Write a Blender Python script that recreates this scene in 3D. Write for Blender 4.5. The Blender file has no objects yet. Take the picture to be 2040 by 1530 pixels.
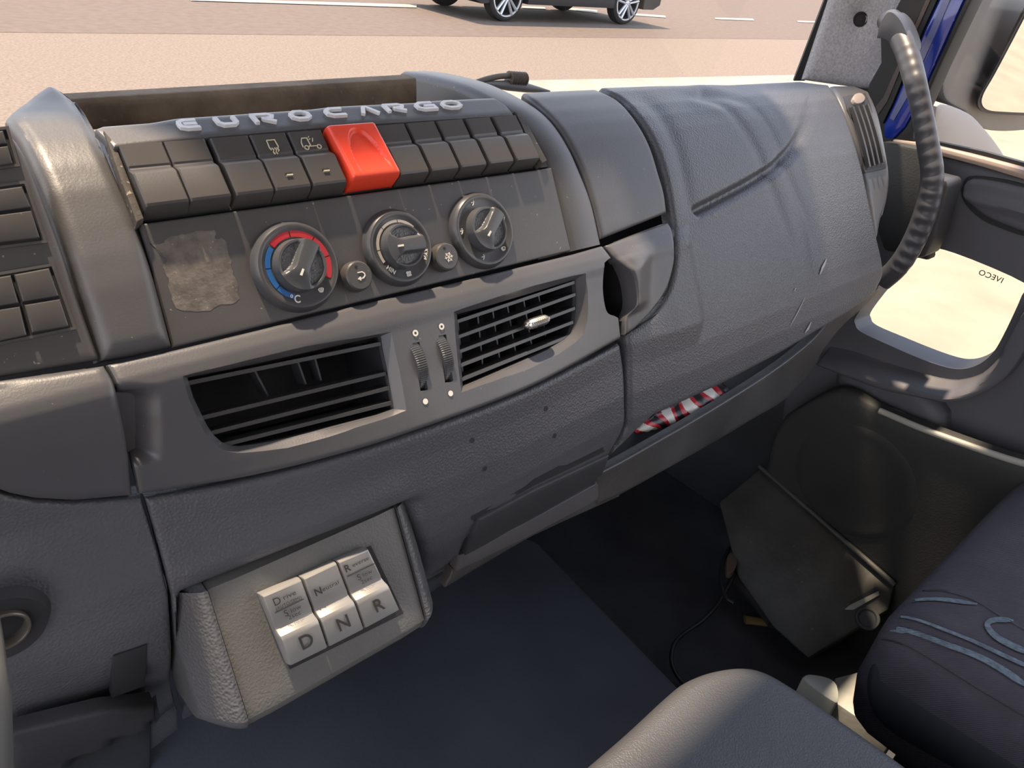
import bpy, bmesh, math, random
import numpy as np
from mathutils import Vector, Matrix
from mathutils.bvhtree import BVHTree
random.seed(4); rng = np.random.default_rng(4)
scene = bpy.context.scene
C = scene.collection

# ------------------------------------------------------------------ camera
FPX = 1500.0
def nrm(v):
    v = np.array(v, float); return v/np.linalg.norm(v)
_X = nrm([2870-1020, 765-90, FPX])
_H = nrm([0, 765-(90-1850*.136), FPX])
_U = nrm(-np.cross(_X, _H))
_Y = np.cross(_X, _U)
RW = np.array([_X, _Y, _U])              # camera axes -> world (X along the dash, Y forward, Z up)
cam = bpy.data.cameras.new('camera'); camo = bpy.data.objects.new('camera', cam); C.objects.link(camo)
cam.sensor_width = 36; cam.lens = 36*FPX/2040; cam.clip_start = .01; cam.clip_end = 400
M = Matrix.Identity(4)
for i in range(3):
    M[i][0] = RW[i, 0]; M[i][1] = RW[i, 1]; M[i][2] = -RW[i, 2]
camo.matrix_world = M
scene.camera = camo

# ------------------------------------------------------------------ light
scene.view_settings.view_transform = 'Standard'; scene.view_settings.look = 'None'
scene.view_settings.gamma = 1; scene.view_settings.use_curve_mapping = False
scene.view_settings.exposure = 0.55
SUN_S, SKY_S = 7.2, 1.95
world = bpy.data.worlds.new('world'); scene.world = world; world.use_nodes = True
wn = world.node_tree.nodes; wl = world.node_tree.links
bg = wn['Background']; tcw = wn.new('ShaderNodeTexCoord'); sx = wn.new('ShaderNodeSeparateXYZ')
cr = wn.new('ShaderNodeValToRGB'); wl.new(tcw.outputs['Generated'], sx.inputs[0]); wl.new(sx.outputs[2], cr.inputs[0])
cr.color_ramp.elements[0].position = 0; cr.color_ramp.elements[0].color = (.96, .93, .90, 1)
cr.color_ramp.elements[1].position = .6; cr.color_ramp.elements[1].color = (.60, .70, .93, 1)
wl.new(cr.outputs[0], bg.inputs[0]); bg.inputs[1].default_value = SKY_S
SUNV = nrm([-.06, .34, 1.0])
sd = bpy.data.lights.new('sun', 'SUN'); so = bpy.data.objects.new('sun', sd); C.objects.link(so)
sd.energy = SUN_S; sd.angle = math.radians(1.8); sd.color = (1, .79, .58)
so.rotation_euler = Vector(SUNV).to_track_quat('Z', 'Y').to_euler()
so.location = (0, 2, 5)

# ------------------------------------------------------------------ rays and surfaces
def ray(px, py):
    return nrm(RW @ np.array([px-1020, 765-py, FPX]))
class Plane:
    def __init__(s, p0, n): s.p0 = np.array(p0, float); s.n = nrm(n)
    def __call__(s, px, py):
        r = ray(px, py); return r*((s.n@s.p0)/(s.n@r)), (s.n if s.n@r < 0 else -s.n)
class PX(Plane):
    def __init__(s, x): super().__init__([x, 0, 0], [-1, 0, 0])
class PY(Plane):
    def __init__(s, y): super().__init__([0, y, 0], [0, -1, 0])
class PZ(Plane):
    def __init__(s, z): super().__init__([0, 0, z], [0, 0, 1])
class Frame:
    def __init__(s, O, v, n):
        s.O = np.array(O, float); s.u = np.array([1., 0, 0]); s.v = nrm(v); s.n = nrm(n)
    def p(s, a, b, c=0): return s.O + s.u*a + s.v*b + s.n*c
    def loc(s, px, py, w=0):
        r = ray(px, py); q = r*((s.n@s.O+w)/(s.n@r)) - s.O; return q@s.u, q@s.v
    def plane(s, w=0): return Plane(s.O+s.n*w, s.n)
F1 = Frame((0, .3558, -.1388), (0, .50493, .86316), (0, -.86316, .50493))     # climate panel face
F2 = Frame((0, .3598, -.132), (0, .768, .641), (0, -.641, .768))              # switch row face
F3 = Frame((0, .276, -.307), (0, .50493, .86316), (0, -.86316, .50493))       # gear selector face

# dash cross-section (y, z); one with the vent lip, one smooth
PA = [(.62, -.150), (.56, -.128), (.50, -.114), (.475, -.110), (.45, -.109), (.422, -.110), (.400, -.1155), (.387, -.121), (.375, -.129), (.363, -.140),
      (.352, -.151), (.343, -.162), (.334, -.176), (.326, -.189)]
LIP = [(.3215, -.1915), (.3165, -.1945), (.3130, -.1985), (.3110, -.204), (.3060, -.214), (.2975, -.230), (.2905, -.243), (.285, -.254)]
FLT = [(.3229, -.194), (.3198, -.199), (.3168, -.204), (.3132, -.210), (.3080, -.219), (.3012, -.231), (.2948, -.243), (.2894, -.254)]
PB = [(.2820, -.272), (.2765, -.293), (.2735, -.315), (.2738, -.331), (.2765, -.347), (.2840, -.370), (.298, -.400), (.325, -.440), (.37, -.480), (.45, -.520), (.6, -.56)]
def bow(x):
    xs = [-.4, .02, .07, .12, .17, .22, .28, .32, .40, .46, 1.2]; ys = [.034, .026, .021, .0075, -.002, -.0055, -.0055, -.002, .005, 0, 0]
    return float(np.interp(x, xs, ys))
def guide_mesh():
    xs = np.concatenate([np.arange(-.4, .5, .0125), np.arange(.5, 1.25, .05)])
    V = []; n = len(PA)+len(LIP)+len(PB)
    for x in xs:
        k = float(np.interp(x, [.49, .50], [1, 0]))
        pts = [(y, z) for y, z in PA] + [(a*k+c*(1-k), b*k+d*(1-k)) for (a, b), (c, d) in zip(LIP, FLT)] + list(PB)
        for y, z in pts:
            w = float(np.interp(z, [-.50, -.36, -.30, -.253, -.206, -.19], [0, .5, .6, 1, .1, 0]))
            V.append((x, y+bow(x)*w, z))
    F = []
    for i in range(len(xs)-1):
        for j in range(n-1):
            a = i*n+j; F.append((a, a+1, a+n+1, a+n))
    return V, F
_gv, _gf = guide_mesh()
GB = BVHTree.FromPolygons([Vector(v) for v in _gv], _gf)
class Guide:
    def __call__(s, px, py):
        r = ray(px, py); h = GB.ray_cast(Vector((0, 0, 0)), Vector(r))
        if h[0] is None:
            p = r*(.5/r[1]); return p, np.array([0, -.2, .98])
        nn = np.array(h[1]); nn = nn if nn@r < 0 else -nn
        return np.array(h[0]), nn
G = Guide()
def _scoop():
    V, F = guide_mesh(); n = len(PA)+len(LIP)+len(PB); up = {0: (.66, .12), 1: (.58, -.02), 2: (.525, -.082), 3: (.492, -.103)}
    V = [((v[0],)+up[i % n] if i % n in up else v) for i, v in enumerate(V)]
    return BVHTree.FromPolygons([Vector(v) for v in V], F)
class Scoop:
    def __init__(s): s.t = _scoop()
    def __call__(s, px, py):
        r = ray(px, py); h = s.t.ray_cast(Vector((0, 0, 0)), Vector(r)); nn = np.array(h[1]); return np.array(h[0]), (nn if nn@r < 0 else -nn)
GS = Scoop()

# ------------------------------------------------------------------ materials
def sock(n, *names):
    for k in names:
        if k in n.inputs: return n.inputs[k]
MATS = {}
def mat(name, col, rough=.5, spec=.5, metal=0, bump=None, vary=None, dust=None, coat=0, emis=None, trans=0, coord='Object'):
    """bump=(kind, scale, strength, dist)  vary=(scale, amount)  dust=(scale, threshold, colour)"""
    if name in MATS: return MATS[name]
    m = bpy.data.materials.new(name); m.use_nodes = True; MATS[name] = m
    N = m.node_tree.nodes; L = m.node_tree.links; b = N['Principled BSDF']
    b.inputs['Roughness'].default_value = rough; b.inputs['Metallic'].default_value = metal
    sock(b, 'Specular IOR Level').default_value = spec
    if coat: sock(b, 'Coat Weight').default_value = coat
    tc = N.new('ShaderNodeTexCoord'); co = tc.outputs[coord]
    csock = None
    rgb = N.new('ShaderNodeRGB'); rgb.outputs[0].default_value = (*col, 1); csock = rgb.outputs[0]
    if vary:
        nz = N.new('ShaderNodeTexNoise'); nz.inputs['Scale'].default_value = vary[0]; nz.inputs['Detail'].default_value = 6
        L.new(co, nz.inputs['Vector'])
        mr = N.new('ShaderNodeMapRange'); mr.inputs[1].default_value = .3; mr.inputs[2].default_value = .7
        mr.inputs[3].default_value = 1-vary[1]; mr.inputs[4].default_value = 1+vary[1]; L.new(nz.outputs[0], mr.inputs[0])
        mx = N.new('ShaderNodeMix'); mx.data_type = 'RGBA'; mx.blend_type = 'MULTIPLY'; mx.inputs[0].default_value = 1
        L.new(csock, mx.inputs[6]); L.new(mr.outputs[0], mx.inputs[7]); csock = mx.outputs[2]
    if dust:
        nz = N.new('ShaderNodeTexNoise'); nz.inputs['Scale'].default_value = dust[0]; nz.inputs['Detail'].default_value = 3
        L.new(co, nz.inputs['Vector'])
        mr = N.new('ShaderNodeMapRange'); mr.inputs[1].default_value = dust[1]; mr.inputs[2].default_value = dust[1]+.04
        L.new(nz.outputs[0], mr.inputs[0])
        mx = N.new('ShaderNodeMix'); mx.data_type = 'RGBA'; L.new(mr.outputs[0], mx.inputs[0]); L.new(csock, mx.inputs[6])
        mx.inputs[7].default_value = (*dust[2], 1); csock = mx.outputs[2]
    L.new(csock, b.inputs['Base Color'])
    if bump:
        if bump[0] == 'noise':
            t = N.new('ShaderNodeTexNoise'); t.inputs['Scale'].default_value = bump[1]; t.inputs['Detail'].default_value = 3; o = t.outputs[0]
        elif bump[0] == 'leather':
            t = N.new('ShaderNodeTexVoronoi'); t.feature = 'SMOOTH_F1'; t.inputs['Scale'].default_value = bump[1]; o = t.outputs[0]
            sm = sock(t, 'Smoothness'); sm.default_value = .6
        elif bump[0] == 'weave':
            t = N.new('ShaderNodeTexWave'); t.inputs['Scale'].default_value = bump[1]; t.inputs['Distortion'].default_value = .6; o = t.outputs[1]
            t.bands_direction = 'DIAGONAL'; t.inputs['Detail'].default_value = 2; t.inputs['Detail Scale'].default_value = 3
        L.new(co, t.inputs['Vector'])
        bp = N.new('ShaderNodeBump'); bp.inputs['Strength'].default_value = bump[2]; bp.inputs['Distance'].default_value = bump[3]
        L.new(o, bp.inputs['Height']); L.new(bp.outputs[0], b.inputs['Normal'])
    if emis:
        sock(b, 'Emission Color').default_value = (*emis[0], 1); sock(b, 'Emission Strength').default_value = emis[1]
    return m
DUSTC = (.32, .27, .21)
m_satin = mat('satin_dash_plastic', (.082, .081, .086), .42, .5, bump=('noise', 900, .15, .0006), vary=(9, .12), dust=(420, .735, DUSTC))
m_panel = mat('warm_black_panel', (.070, .066, .067), .46, .5, bump=('noise', 900, .12, .0005), vary=(12, .15), dust=(380, .715, DUSTC))
m_switch = mat('switch_plastic', (.062, .058, .057), .34, .5, bump=('noise', 1200, .08, .0004), dust=(600, .74, DUSTC))
m_leather = mat('grained_dash_leather', (.078, .081, .093), .44, .5, bump=('leather', 700, .5, .0007), vary=(7, .10), dust=(300, .76, DUSTC))
m_leather2 = mat('soft_grained_skin', (.085, .086, .090), .40, .5, bump=('leather', 600, .5, .0007), vary=(20, .1))
m_band = mat('vent_surround_plastic', (.075, .075, .082), .36, .5, bump=('noise', 1000, .12, .0005), vary=(10, .1), dust=(360, .74, DUSTC))
m_dark = mat('dark_cavity_plastic', (.028, .028, .031), .6, .3, vary=(30, .2))
m_slat = mat('vent_slat_plastic', (.045, .045, .048), .34, .5, vary=(20, .15))
m_dust = mat('dusty_brown_plastic', (.17, .128, .088), .75, .3, bump=('noise', 260, .35, .002), vary=(40, .35), dust=(300, .66, (.20, .15, .10)))
m_trimdust = mat('dusty_side_trim', (.07, .063, .055), .7, .3, bump=('noise', 400, .3, .001), vary=(60, .35), dust=(400, .66, DUSTC))
m_red = mat('hazard_red_plastic', (.80, .065, .030), .32, .5, bump=('noise', 900, .05, .0003))
m_chrome = mat('brushed_chrome', (.62, .62, .60), .25, .6, metal=1)
m_letter = mat('silver_letter_paint', (.72, .72, .73), .38, .6, metal=.05, vary=(80, .1))
m_silver = mat('silver_button_paint', (.29, .285, .275), .40, .5, metal=.35, bump=('noise', 1500, .10, .0003), vary=(30, .05))
m_print = mat('dark_printed_lettering', (.018, .018, .018), .5)
m_white = mat('white_printed_marking', (.68, .66, .60), .5)
m_blue = mat('blue_dial_print', (.02, .12, .36), .4, vary=(60, .1))
m_reda = mat('red_dial_print', (.42, .02, .03), .4, vary=(60, .1))
m_dial = mat('dial_ring_plastic', (.062, .063, .068), .30, .5, bump=('noise', 900, .08, .0004), dust=(500, .74, DUSTC))
m_knob = mat('knob_plastic', (.066, .069, .075), .33, .5, bump=('noise', 900, .15, .0005))
m_knurl = mat('stippled_knob_pit', (.11, .115, .12), .45, .5, bump=('leather', 900, .6, .0008))
m_sticker = mat('worn_sticker_residue', (.125, .11, .095), .4, .6, bump=('noise', 500, .4, .0008), vary=(160, .3), dust=(700, .68, (.28, .24, .20)))
m_carpet = mat('dark_floor_carpet', (.060, .064, .074), .9, .2, bump=('noise', 500, .5, .002), vary=(8, .25), dust=(160, .78, (.2, .16, .12)))
m_tunnel = mat('tunnel_rubber_mat', (.062, .068, .082), .75, .3, bump=('noise', 300, .3, .001), vary=(6, .2), dust=(140, .79, (.25, .2, .15)))
m_under = mat('black_underdash_plastic', (.040, .042, .048), .6, .4, vary=(10, .25), bump=('noise', 400, .2, .001))
m_dirtedge = mat('dirty_tray_plastic', (.052, .051, .051), .4, .4, vary=(14, .35), bump=('noise', 300, .3, .001), dust=(180, .70, (.11, .095, .075)))
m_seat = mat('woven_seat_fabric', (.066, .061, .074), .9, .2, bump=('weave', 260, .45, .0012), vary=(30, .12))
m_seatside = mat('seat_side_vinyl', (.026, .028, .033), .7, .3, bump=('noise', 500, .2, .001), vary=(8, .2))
m_stripe = mat('pale_blue_seat_stripe', (.20, .25, .30), .9, .2, bump=('weave', 260, .9, .002), vary=(200, .3))
m_console = mat('grained_console_vinyl', (.055, .057, .063), .5, .45, bump=('leather', 800, .5, .0006), vary=(6, .12))
m_box = mat('grimy_box_metal', (.050, .050, .045), .5, .5, vary=(14, .45), bump=('noise', 160, .3, .001), dust=(120, .72, (.14, .12, .09)))
m_cable = mat('black_cable_rubber', (.02, .02, .022), .5)
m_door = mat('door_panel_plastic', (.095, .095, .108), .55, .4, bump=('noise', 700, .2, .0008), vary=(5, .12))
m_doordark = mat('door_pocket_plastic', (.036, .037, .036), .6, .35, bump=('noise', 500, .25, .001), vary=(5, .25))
m_edge = mat('sunlit_rim_tint', (.34, .33, .29), .5, .4)
m_felt = mat('grey_pillar_felt', (.46, .45, .46), .95, .1, bump=('noise', 700, .7, .0015), vary=(420, .22))
m_rubber = mat('black_seal_rubber', (.018, .017, .017), .6, .4)
m_brown = mat('brown_seal_rubber', (.07, .05, .045), .5, .4)
m_paint = mat('blue_cab_paint', (.012, .035, .30), .2, .5, coat=.8)
m_handle = mat('grab_handle_rubber', (.062, .062, .070), .42, .5, vary=(20, .1))
m_mirror = mat('mirror_housing_plastic', (.13, .12, .115), .5, .5, vary=(8, .15))
m_mirrorarm = mat('pale_mirror_arm_plastic', (.34, .30, .28), .5, .4)
m_mglass = mat('mirror_glass', (.85, .85, .85), .03, .5, metal=1)
m_asph = mat('sunlit_asphalt', (.172, .134, .104), .9, .2, bump=('noise', 55, .5, .02), vary=(45, .22))
m_asph2 = mat('smooth_lane_asphalt', (.122, .093, .074), .9, .2, bump=('noise', 20, .3, .03), vary=(9, .10))
m_line = mat('white_road_paint', (.30, .27, .22), .7, .3, vary=(6, .15))
m_kerb = mat('pale_kerb_stone', (.27, .235, .185), .9, .2, vary=(4, .15))
m_seatbase = mat('galvanised_seat_base', (.30, .30, .27), .5, .4, vary=(12, .35), bump=('noise', 120, .3, .001))
m_roof = mat('cab_roof_lining', (.50, .48, .46), .95, .1, vary=(10, .1))
m_darksheet = mat('dark_sheet', (.03, .03, .03), .5)
m_carp = mat('car_dark_paint', (.020, .019, .020), .5, .3)
m_tyre = mat('tyre_rubber', (.03, .028, .027), .85, .2)
m_rim = mat('silver_wheel_rim', (.60, .60, .62), .3, .6, metal=.5)
m_amber = mat('yellow_brown_plastic', (.30, .22, .08), .5)
m_tan = mat('sandy_brown_plastic', (.12, .09, .065), .6)

def glass_mat():
    m = bpy.data.materials.new('thin_window_glass'); m.use_nodes = True
    N = m.node_tree.nodes; L = m.node_tree.links; N.remove(N['Principled BSDF'])
    out = N['Material Output']; t = N.new('ShaderNodeBsdfTransparent'); t.inputs[0].default_value = (.97, .98, .97, 1)
    g = N.new('ShaderNodeBsdfGlossy'); g.inputs['Roughness'].default_value = .02
    mx = N.new('ShaderNodeMixShader'); mx.inputs[0].default_value = .035
    L.new(t.outputs[0], mx.inputs[1]); L.new(g.outputs[0], mx.inputs[2]); L.new(mx.outputs[0], out.inputs[0])
    return m
m_glass = glass_mat()

def wrap_mat():
    m = bpy.data.materials.new('red_white_striped_wrap'); m.use_nodes = True
    N = m.node_tree.nodes; L = m.node_tree.links; b = N['Principled BSDF']; b.inputs['Roughness'].default_value = .35
    tc = N.new('ShaderNodeTexCoord'); mp = N.new('ShaderNodeMapping'); mp.inputs['Scale'].default_value = (1, 1, 1)
    mp.inputs['Rotation'].default_value = (.3, .9, .4)
    w = N.new('ShaderNodeTexWave'); w.inputs['Scale'].default_value = 15; w.inputs['Distortion'].default_value = 5; w.inputs['Detail'].default_value = 1.5
    w.inputs['Detail Scale'].default_value = 1.2
    r = N.new('ShaderNodeValToRGB'); r.color_ramp.interpolation = 'CONSTANT'
    e = r.color_ramp.elements; e[0].position = 0; e[0].color = (.02, .015, .015, 1); e[1].position = .16; e[1].color = (.50, .02, .03, 1)
    e.new(.66).color = (.75, .72, .66, 1)
    L.new(tc.outputs['Object'], mp.inputs[0]); L.new(mp.outputs[0], w.inputs[0]); L.new(w.outputs[1], r.inputs[0]); L.new(r.outputs[0], b.inputs['Base Color'])
    return m
m_wrap = wrap_mat()

# ------------------------------------------------------------------ object helpers
ROOT = {}
def tag(o, label=None, cat=None, group=None, kind=None):
    if label: o['label'] = label
    if cat: o['category'] = cat
    if group: o['group'] = group
    if kind: o['kind'] = kind
    return o
def thing(name, label=None, cat=None, loc=(0, 0, 0), group=None, kind=None):
    o = bpy.data.objects.new(name, None); C.objects.link(o); o.location = loc; o.empty_display_size = .02
    ROOT[o.name] = np.array(loc, float)
    return tag(o, label, cat, group, kind)
def base_of(o):
    b = np.zeros(3)
    while o is not None: b = b+np.array(o.location); o = o.parent
    return b
def link(name, me, m, parent=None, smooth=35, origin=None):
    me.validate(); me.materials.clear(); me.materials.append(m)
    if smooth is not None:
        me.shade_smooth(); me.set_sharp_from_angle(angle=math.radians(smooth))
    o = bpy.data.objects.new(name, me); C.objects.link(o)
    if parent is not None:
        o.parent = parent; b = base_of(parent); me.transform(Matrix.Translation(Vector(-b)))
    elif origin is not None:
        me.transform(Matrix.Translation(Vector(-np.array(origin)))); o.location = origin
    return o
def from_data(name, V, F, m, parent=None, smooth=35, fix=True, origin=None):
    me = bpy.data.meshes.new(name); me.from_pydata([tuple(map(float, v)) for v in V], [], [tuple(f) for f in F])
    if fix:
        bm = bmesh.new(); bm.from_mesh(me); bmesh.ops.remove_doubles(bm, verts=bm.verts, dist=1e-6)
        bmesh.ops.recalc_face_normals(bm, faces=bm.faces); bm.to_mesh(me); bm.free()
    return link(name, me, m, parent, smooth, origin)
def from_bm(name, bm, m, parent=None, smooth=35, origin=None):
    me = bpy.data.meshes.new(name); bmesh.ops.recalc_face_normals(bm, faces=bm.faces); bm.to_mesh(me); bm.free()
    return link(name, me, m, parent, smooth, origin)
def resamp(pl, ts):
    pl = np.array(pl, float); d = np.r_[0, np.cumsum(np.linalg.norm(np.diff(pl, axis=0), axis=1))]; d /= d[-1]
    return np.stack([np.interp(ts, d, pl[:, 0]), np.interp(ts, d, pl[:, 1])], 1)
def smooth_pl(pl, n=6):
    """Catmull-Rom through the points"""
    P = [np.array(p, float) for p in pl]
    if len(P) < 3: return [tuple(p) for p in P]
    Q = [2*P[0]-P[1]]+P+[2*P[-1]-P[-2]]; out = []
    for i in range(1, len(Q)-2):
        for k in range(n):
            t = k/n; a, b, c, d = Q[i-1:i+3]
            out.append(tuple(.5*((2*b)+(c-a)*t+(2*a-5*b+4*c-d)*t*t+(3*b-a-3*c+d)*t**3)))
    out.append(tuple(P[-1])); return out
def warp(n):
    t = np.linspace(0, 1, n); e = np.array([0, .003, .007, .013, .022]); return np.r_[e, t[(t > .03) & (t < .97)], 1-e[::-1]]
def sst(a, b, x):
    t = np.clip((x-a)/(b-a), 0, 1); return t*t*(3-2*t)
def patch(name, m, top, bottom, left, right, surf, nu=30, nv=30, off=0, disp=None, rnd=.003, thick=.006, parent=None, smooth=40, rsides='tblr'):
    """a closed moulded panel: its four outlines lie on surf, edges are rounded over, thickness goes behind"""
    U = warp(nu); W = warp(nv)
    T = resamp(top, U); B = resamp(bottom, U); Lf = resamp(left, W); Rt = resamp(right, W)
    nu, nv = len(U), len(W); P = np.zeros((nv, nu, 3)); Nn = np.zeros((nv, nu, 3)); PXY = np.zeros((nv, nu, 2))
    c00, c10, c01, c11 = T[0], T[-1], B[0], B[-1]
    for j, w in enumerate(W):
        for i, u in enumerate(U):
            q = (1-w)*T[i]+w*B[i]+(1-u)*Lf[j]+u*Rt[j]-((1-u)*(1-w)*c00+u*(1-w)*c10+(1-u)*w*c01+u*w*c11)
            PXY[j, i] = q; P[j, i], Nn[j, i] = surf(q[0], q[1])
    # smooth the normals a little
    for _ in range(2):
        Q = Nn.copy(); Q[1:-1, 1:-1] = (Nn[1:-1, 1:-1]*2+Nn[:-2, 1:-1]+Nn[2:, 1:-1]+Nn[1:-1, :-2]+Nn[1:-1, 2:])/6; Nn = Q/np.linalg.norm(Q, axis=2, keepdims=True)
    D = np.full((nv, nu), 1e9)
    eb = []
    if 't' in rsides: eb.append(P[0])
    if 'b' in rsides: eb.append(P[-1])
    if 'l' in rsides: eb.append(P[:, 0])
    if 'r' in rsides: eb.append(P[:, -1])
    if eb:
        eb = np.concatenate([e for e in eb])
        for j in range(nv):
            D[j] = np.min(np.linalg.norm(P[j][:, None]-eb[None], axis=2), axis=1)
    x = np.clip(1-D/max(rnd, 1e-6), 0, 1); h = off - rnd*(1-np.sqrt(np.clip(1-x*x, 0, 1)))
    if disp is not None: h = h+disp(PXY[..., 0], PXY[..., 1])
    A = P+Nn*h[..., None]; Bk = P+Nn*(off-rnd-thick)
    V = list(A.reshape(-1, 3))+list(Bk.reshape(-1, 3)); n = nu*nv; F = []
    for j in range(nv-1):
        for i in range(nu-1):
            a = j*nu+i; F.append((a, a+nu, a+nu+1, a+1)); F.append((n+a, n+a+1, n+a+nu+1, n+a+nu))
    rim = [i for i in range(nu)]+[j*nu+nu-1 for j in range(1, nv)]+[(nv-1)*nu+i for i in range(nu-2, -1, -1)]+[j*nu for j in range(nv-2, 0, -1)]
    for a, b in zip(rim, rim[1:]+rim[:1]): F.append((a, b, n+b, n+a))
    return from_data(name, V, F, m, parent, smooth, fix=True)
def solid_poly(name, m, poly, surf, off=0, thick=.01, parent=None, bevel=0, dirv=None, seg=2, smooth=35, origin=None):
    """a flat or gently curved slab whose outline lies on surf"""
    A = []; B = []
    for q in poly:
        p, n = surf(*q); A.append(p+n*off); B.append(p+n*off+(np.array(dirv) if dirv is not None else -n*thick))
    k = len(poly); bm = bmesh.new(); va = [bm.verts.new(p) for p in A]; vb = [bm.verts.new(p) for p in B]
    fa = bm.faces.new(va); bm.faces.new(vb[::-1])
    for i in range(k): bm.faces.new((va[i], va[(i+1) % k], vb[(i+1) % k], vb[i]))
    bmesh.ops.recalc_face_normals(bm, faces=bm.faces)
    if bevel: bmesh.ops.bevel(bm, geom=list(fa.edges)+[e for e in bm.edges if e not in set(fa.edges) and any(v in va for v in e.verts)], offset=bevel, segments=seg, affect='EDGES', profile=.5, clamp_overlap=True)
    bmesh.ops.triangulate(bm, faces=[f for f in bm.faces if len(f.verts) > 4])
    return from_bm(name, bm, m, parent, smooth, origin)
def tube_data(pts, rad, seg=12, flat=1.0, upv=(0, 0, 1)):
    P = [np.array(p, float) for p in pts]; n = len(P); V = []; F = []
    rad = rad if hasattr(rad, '__len__') else [rad]*n
    up = nrm(upv)
    for i in range(n):
        t = nrm(P[min(i+1, n-1)]-P[max(i-1, 0)]); a = np.cross(t, up)
        if np.linalg.norm(a) < 1e-3: a = np.cross(t, [1, .1, 0])
        a = nrm(a); b = nrm(np.cross(t, a))
        for k in range(seg):
            th = 2*math.pi*k/seg; V.append(P[i]+(a*math.cos(th)+b*math.sin(th)*flat)*rad[i])
    for i in range(n-1):
        for k in range(seg): F.append((i*seg+k, i*seg+(k+1) % seg, (i+1)*seg+(k+1) % seg, (i+1)*seg+k))
    F.append(tuple(range(seg))); F.append(tuple((n-1)*seg+k for k in range(seg)))
    return V, F
def tube(name, pts, rad, m, parent=None, seg=12, flat=1.0, upv=(0, 0, 1), origin=None):
    V, F = tube_data(pts, rad, seg, flat, upv); return from_data(name, V, F, m, parent, 50, origin=origin)
def lathe(name, fr, a, b, prof, m, parent=None, seg=64, smooth=30):
    V = []; F = []; n = len(prof)
    for k in range(seg):
        th = 2*math.pi*k/seg
        for r, w in prof: V.append(fr.p(a+r*math.cos(th), b+r*math.sin(th), w))
    for k in range(seg):
        k2 = (k+1) % seg
        for i in range(n-1): F.append((k*n+i, k2*n+i, k2*n+i+1, k*n+i+1))
    return from_data(name, V, F, m, parent, smooth)
def merge(parts):
    V = []; F = []
    for v, f in parts:
        o = len(V); V += list(v); F += [tuple(i+o for i in q) for q in f]
    return V, F
def stroke_data(fn, pl, wd, w0, w1, closed=False):
    """flat stroke of width wd along a polyline given in (a,b) face coordinates; fn(a,b,c)->world"""
    P = [np.array(p, float) for p in pl]; n = len(P); L = []; R = []
    for i in range(n):
        if closed: d1 = nrm(P[i]-P[i-1]); d2 = nrm(P[(i+1) % n]-P[i])
        else:
            d1 = nrm(P[i]-P[i-1]) if i else nrm(P[1]-P[0]); d2 = nrm(P[i+1]-P[i]) if i < n-1 else d1
        t = d1+d2; t = nrm(t) if np.linalg.norm(t) > 1e-6 else d1
        nn = np.array([-t[1], t[0]]); k = 1/max(.5, abs(np.dot(nn, [-d1[1], d1[0]])))
        L.append(P[i]+nn*wd/2*k); R.append(P[i]-nn*wd/2*k)
    V = []
    for i in range(n): V += [fn(*L[i], w1), fn(*R[i], w1), fn(*L[i], w0), fn(*R[i], w0)]
    F = []
    for i in range(n if closed else n-1):
        a = 4*i; b = 4*((i+1) % n); F += [(a, b, b+1, a+1), (a, a+2, b+2, b), (a+1, b+1, b+3, a+3)]
    if not closed: F += [(0, 1, 3, 2), (4*n-4, 4*n-2, 4*n-1, 4*n-3)]
    return V, F
def strokes(name, fn, pls, wd, w0, w1, m, parent):
    V, F = merge([stroke_data(fn, p, wd, w0, w1, c) for p, c in pls]); return from_data(name, V, F, m, parent, 20)
def text(name, body, fn, a, b, size, m, parent, c=.0, ang=0, squash=1.0, align='CENTER', wid=0):
    cu = bpy.data.curves.new('t', 'FONT'); cu.body = body; cu.size = size; cu.align_x = align; cu.align_y = 'CENTER'; cu.offset = wid
    cu.space_character = 1.08
    o = bpy.data.objects.new('t', cu); C.objects.link(o); dg = bpy.context.evaluated_depsgraph_get()
    me = bpy.data.meshes.new_from_object(o.evaluated_get(dg)); bpy.data.objects.remove(o); bpy.data.curves.remove(cu)
    ca, sa = math.cos(ang), math.sin(ang)
    for v in me.vertices:
        x, y = v.co.x*squash, v.co.y; q = fn(a+x*ca-y*sa, b+x*sa+y*ca, c); v.co = q
    bm = bmesh.new(); bm.from_mesh(me); bmesh.ops.recalc_face_normals(bm, faces=bm.faces)
    bm.to_mesh(me); bm.free(); me.name = name
    return link(name, me, m, parent, None)
def box_data(p0, ax, ay, az):
    p0 = np.array(p0, float); ax, ay, az = map(lambda v: np.array(v, float), (ax, ay, az))
    V = [p0+i*ax+j*ay+k*az for i in (0, 1) for j in (0, 1) for k in (0, 1)]
    return V, [(0, 1, 3, 2), (4, 6, 7, 5), (0, 4, 5, 1), (2, 3, 7, 6), (0, 2, 6, 4), (1, 5, 7, 3)]
def box(name, p0, p1, m, parent=None, bevel=0, origin=None):
    p0 = np.array(p0, float); p1 = np.array(p1, float); d = p1-p0
    V, F = box_data(p0, (d[0], 0, 0), (0, d[1], 0), (0, 0, d[2])); bm = bmesh.new(); vs = [bm.verts.new(v) for v in V]
    for f in F: bm.faces.new([vs[i] for i in f])
    if bevel: bmesh.ops.bevel(bm, geom=list(bm.edges), offset=bevel, segments=3, affect='EDGES', profile=.5)
    return from_bm(name, bm, m, parent, 35, origin)
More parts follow.
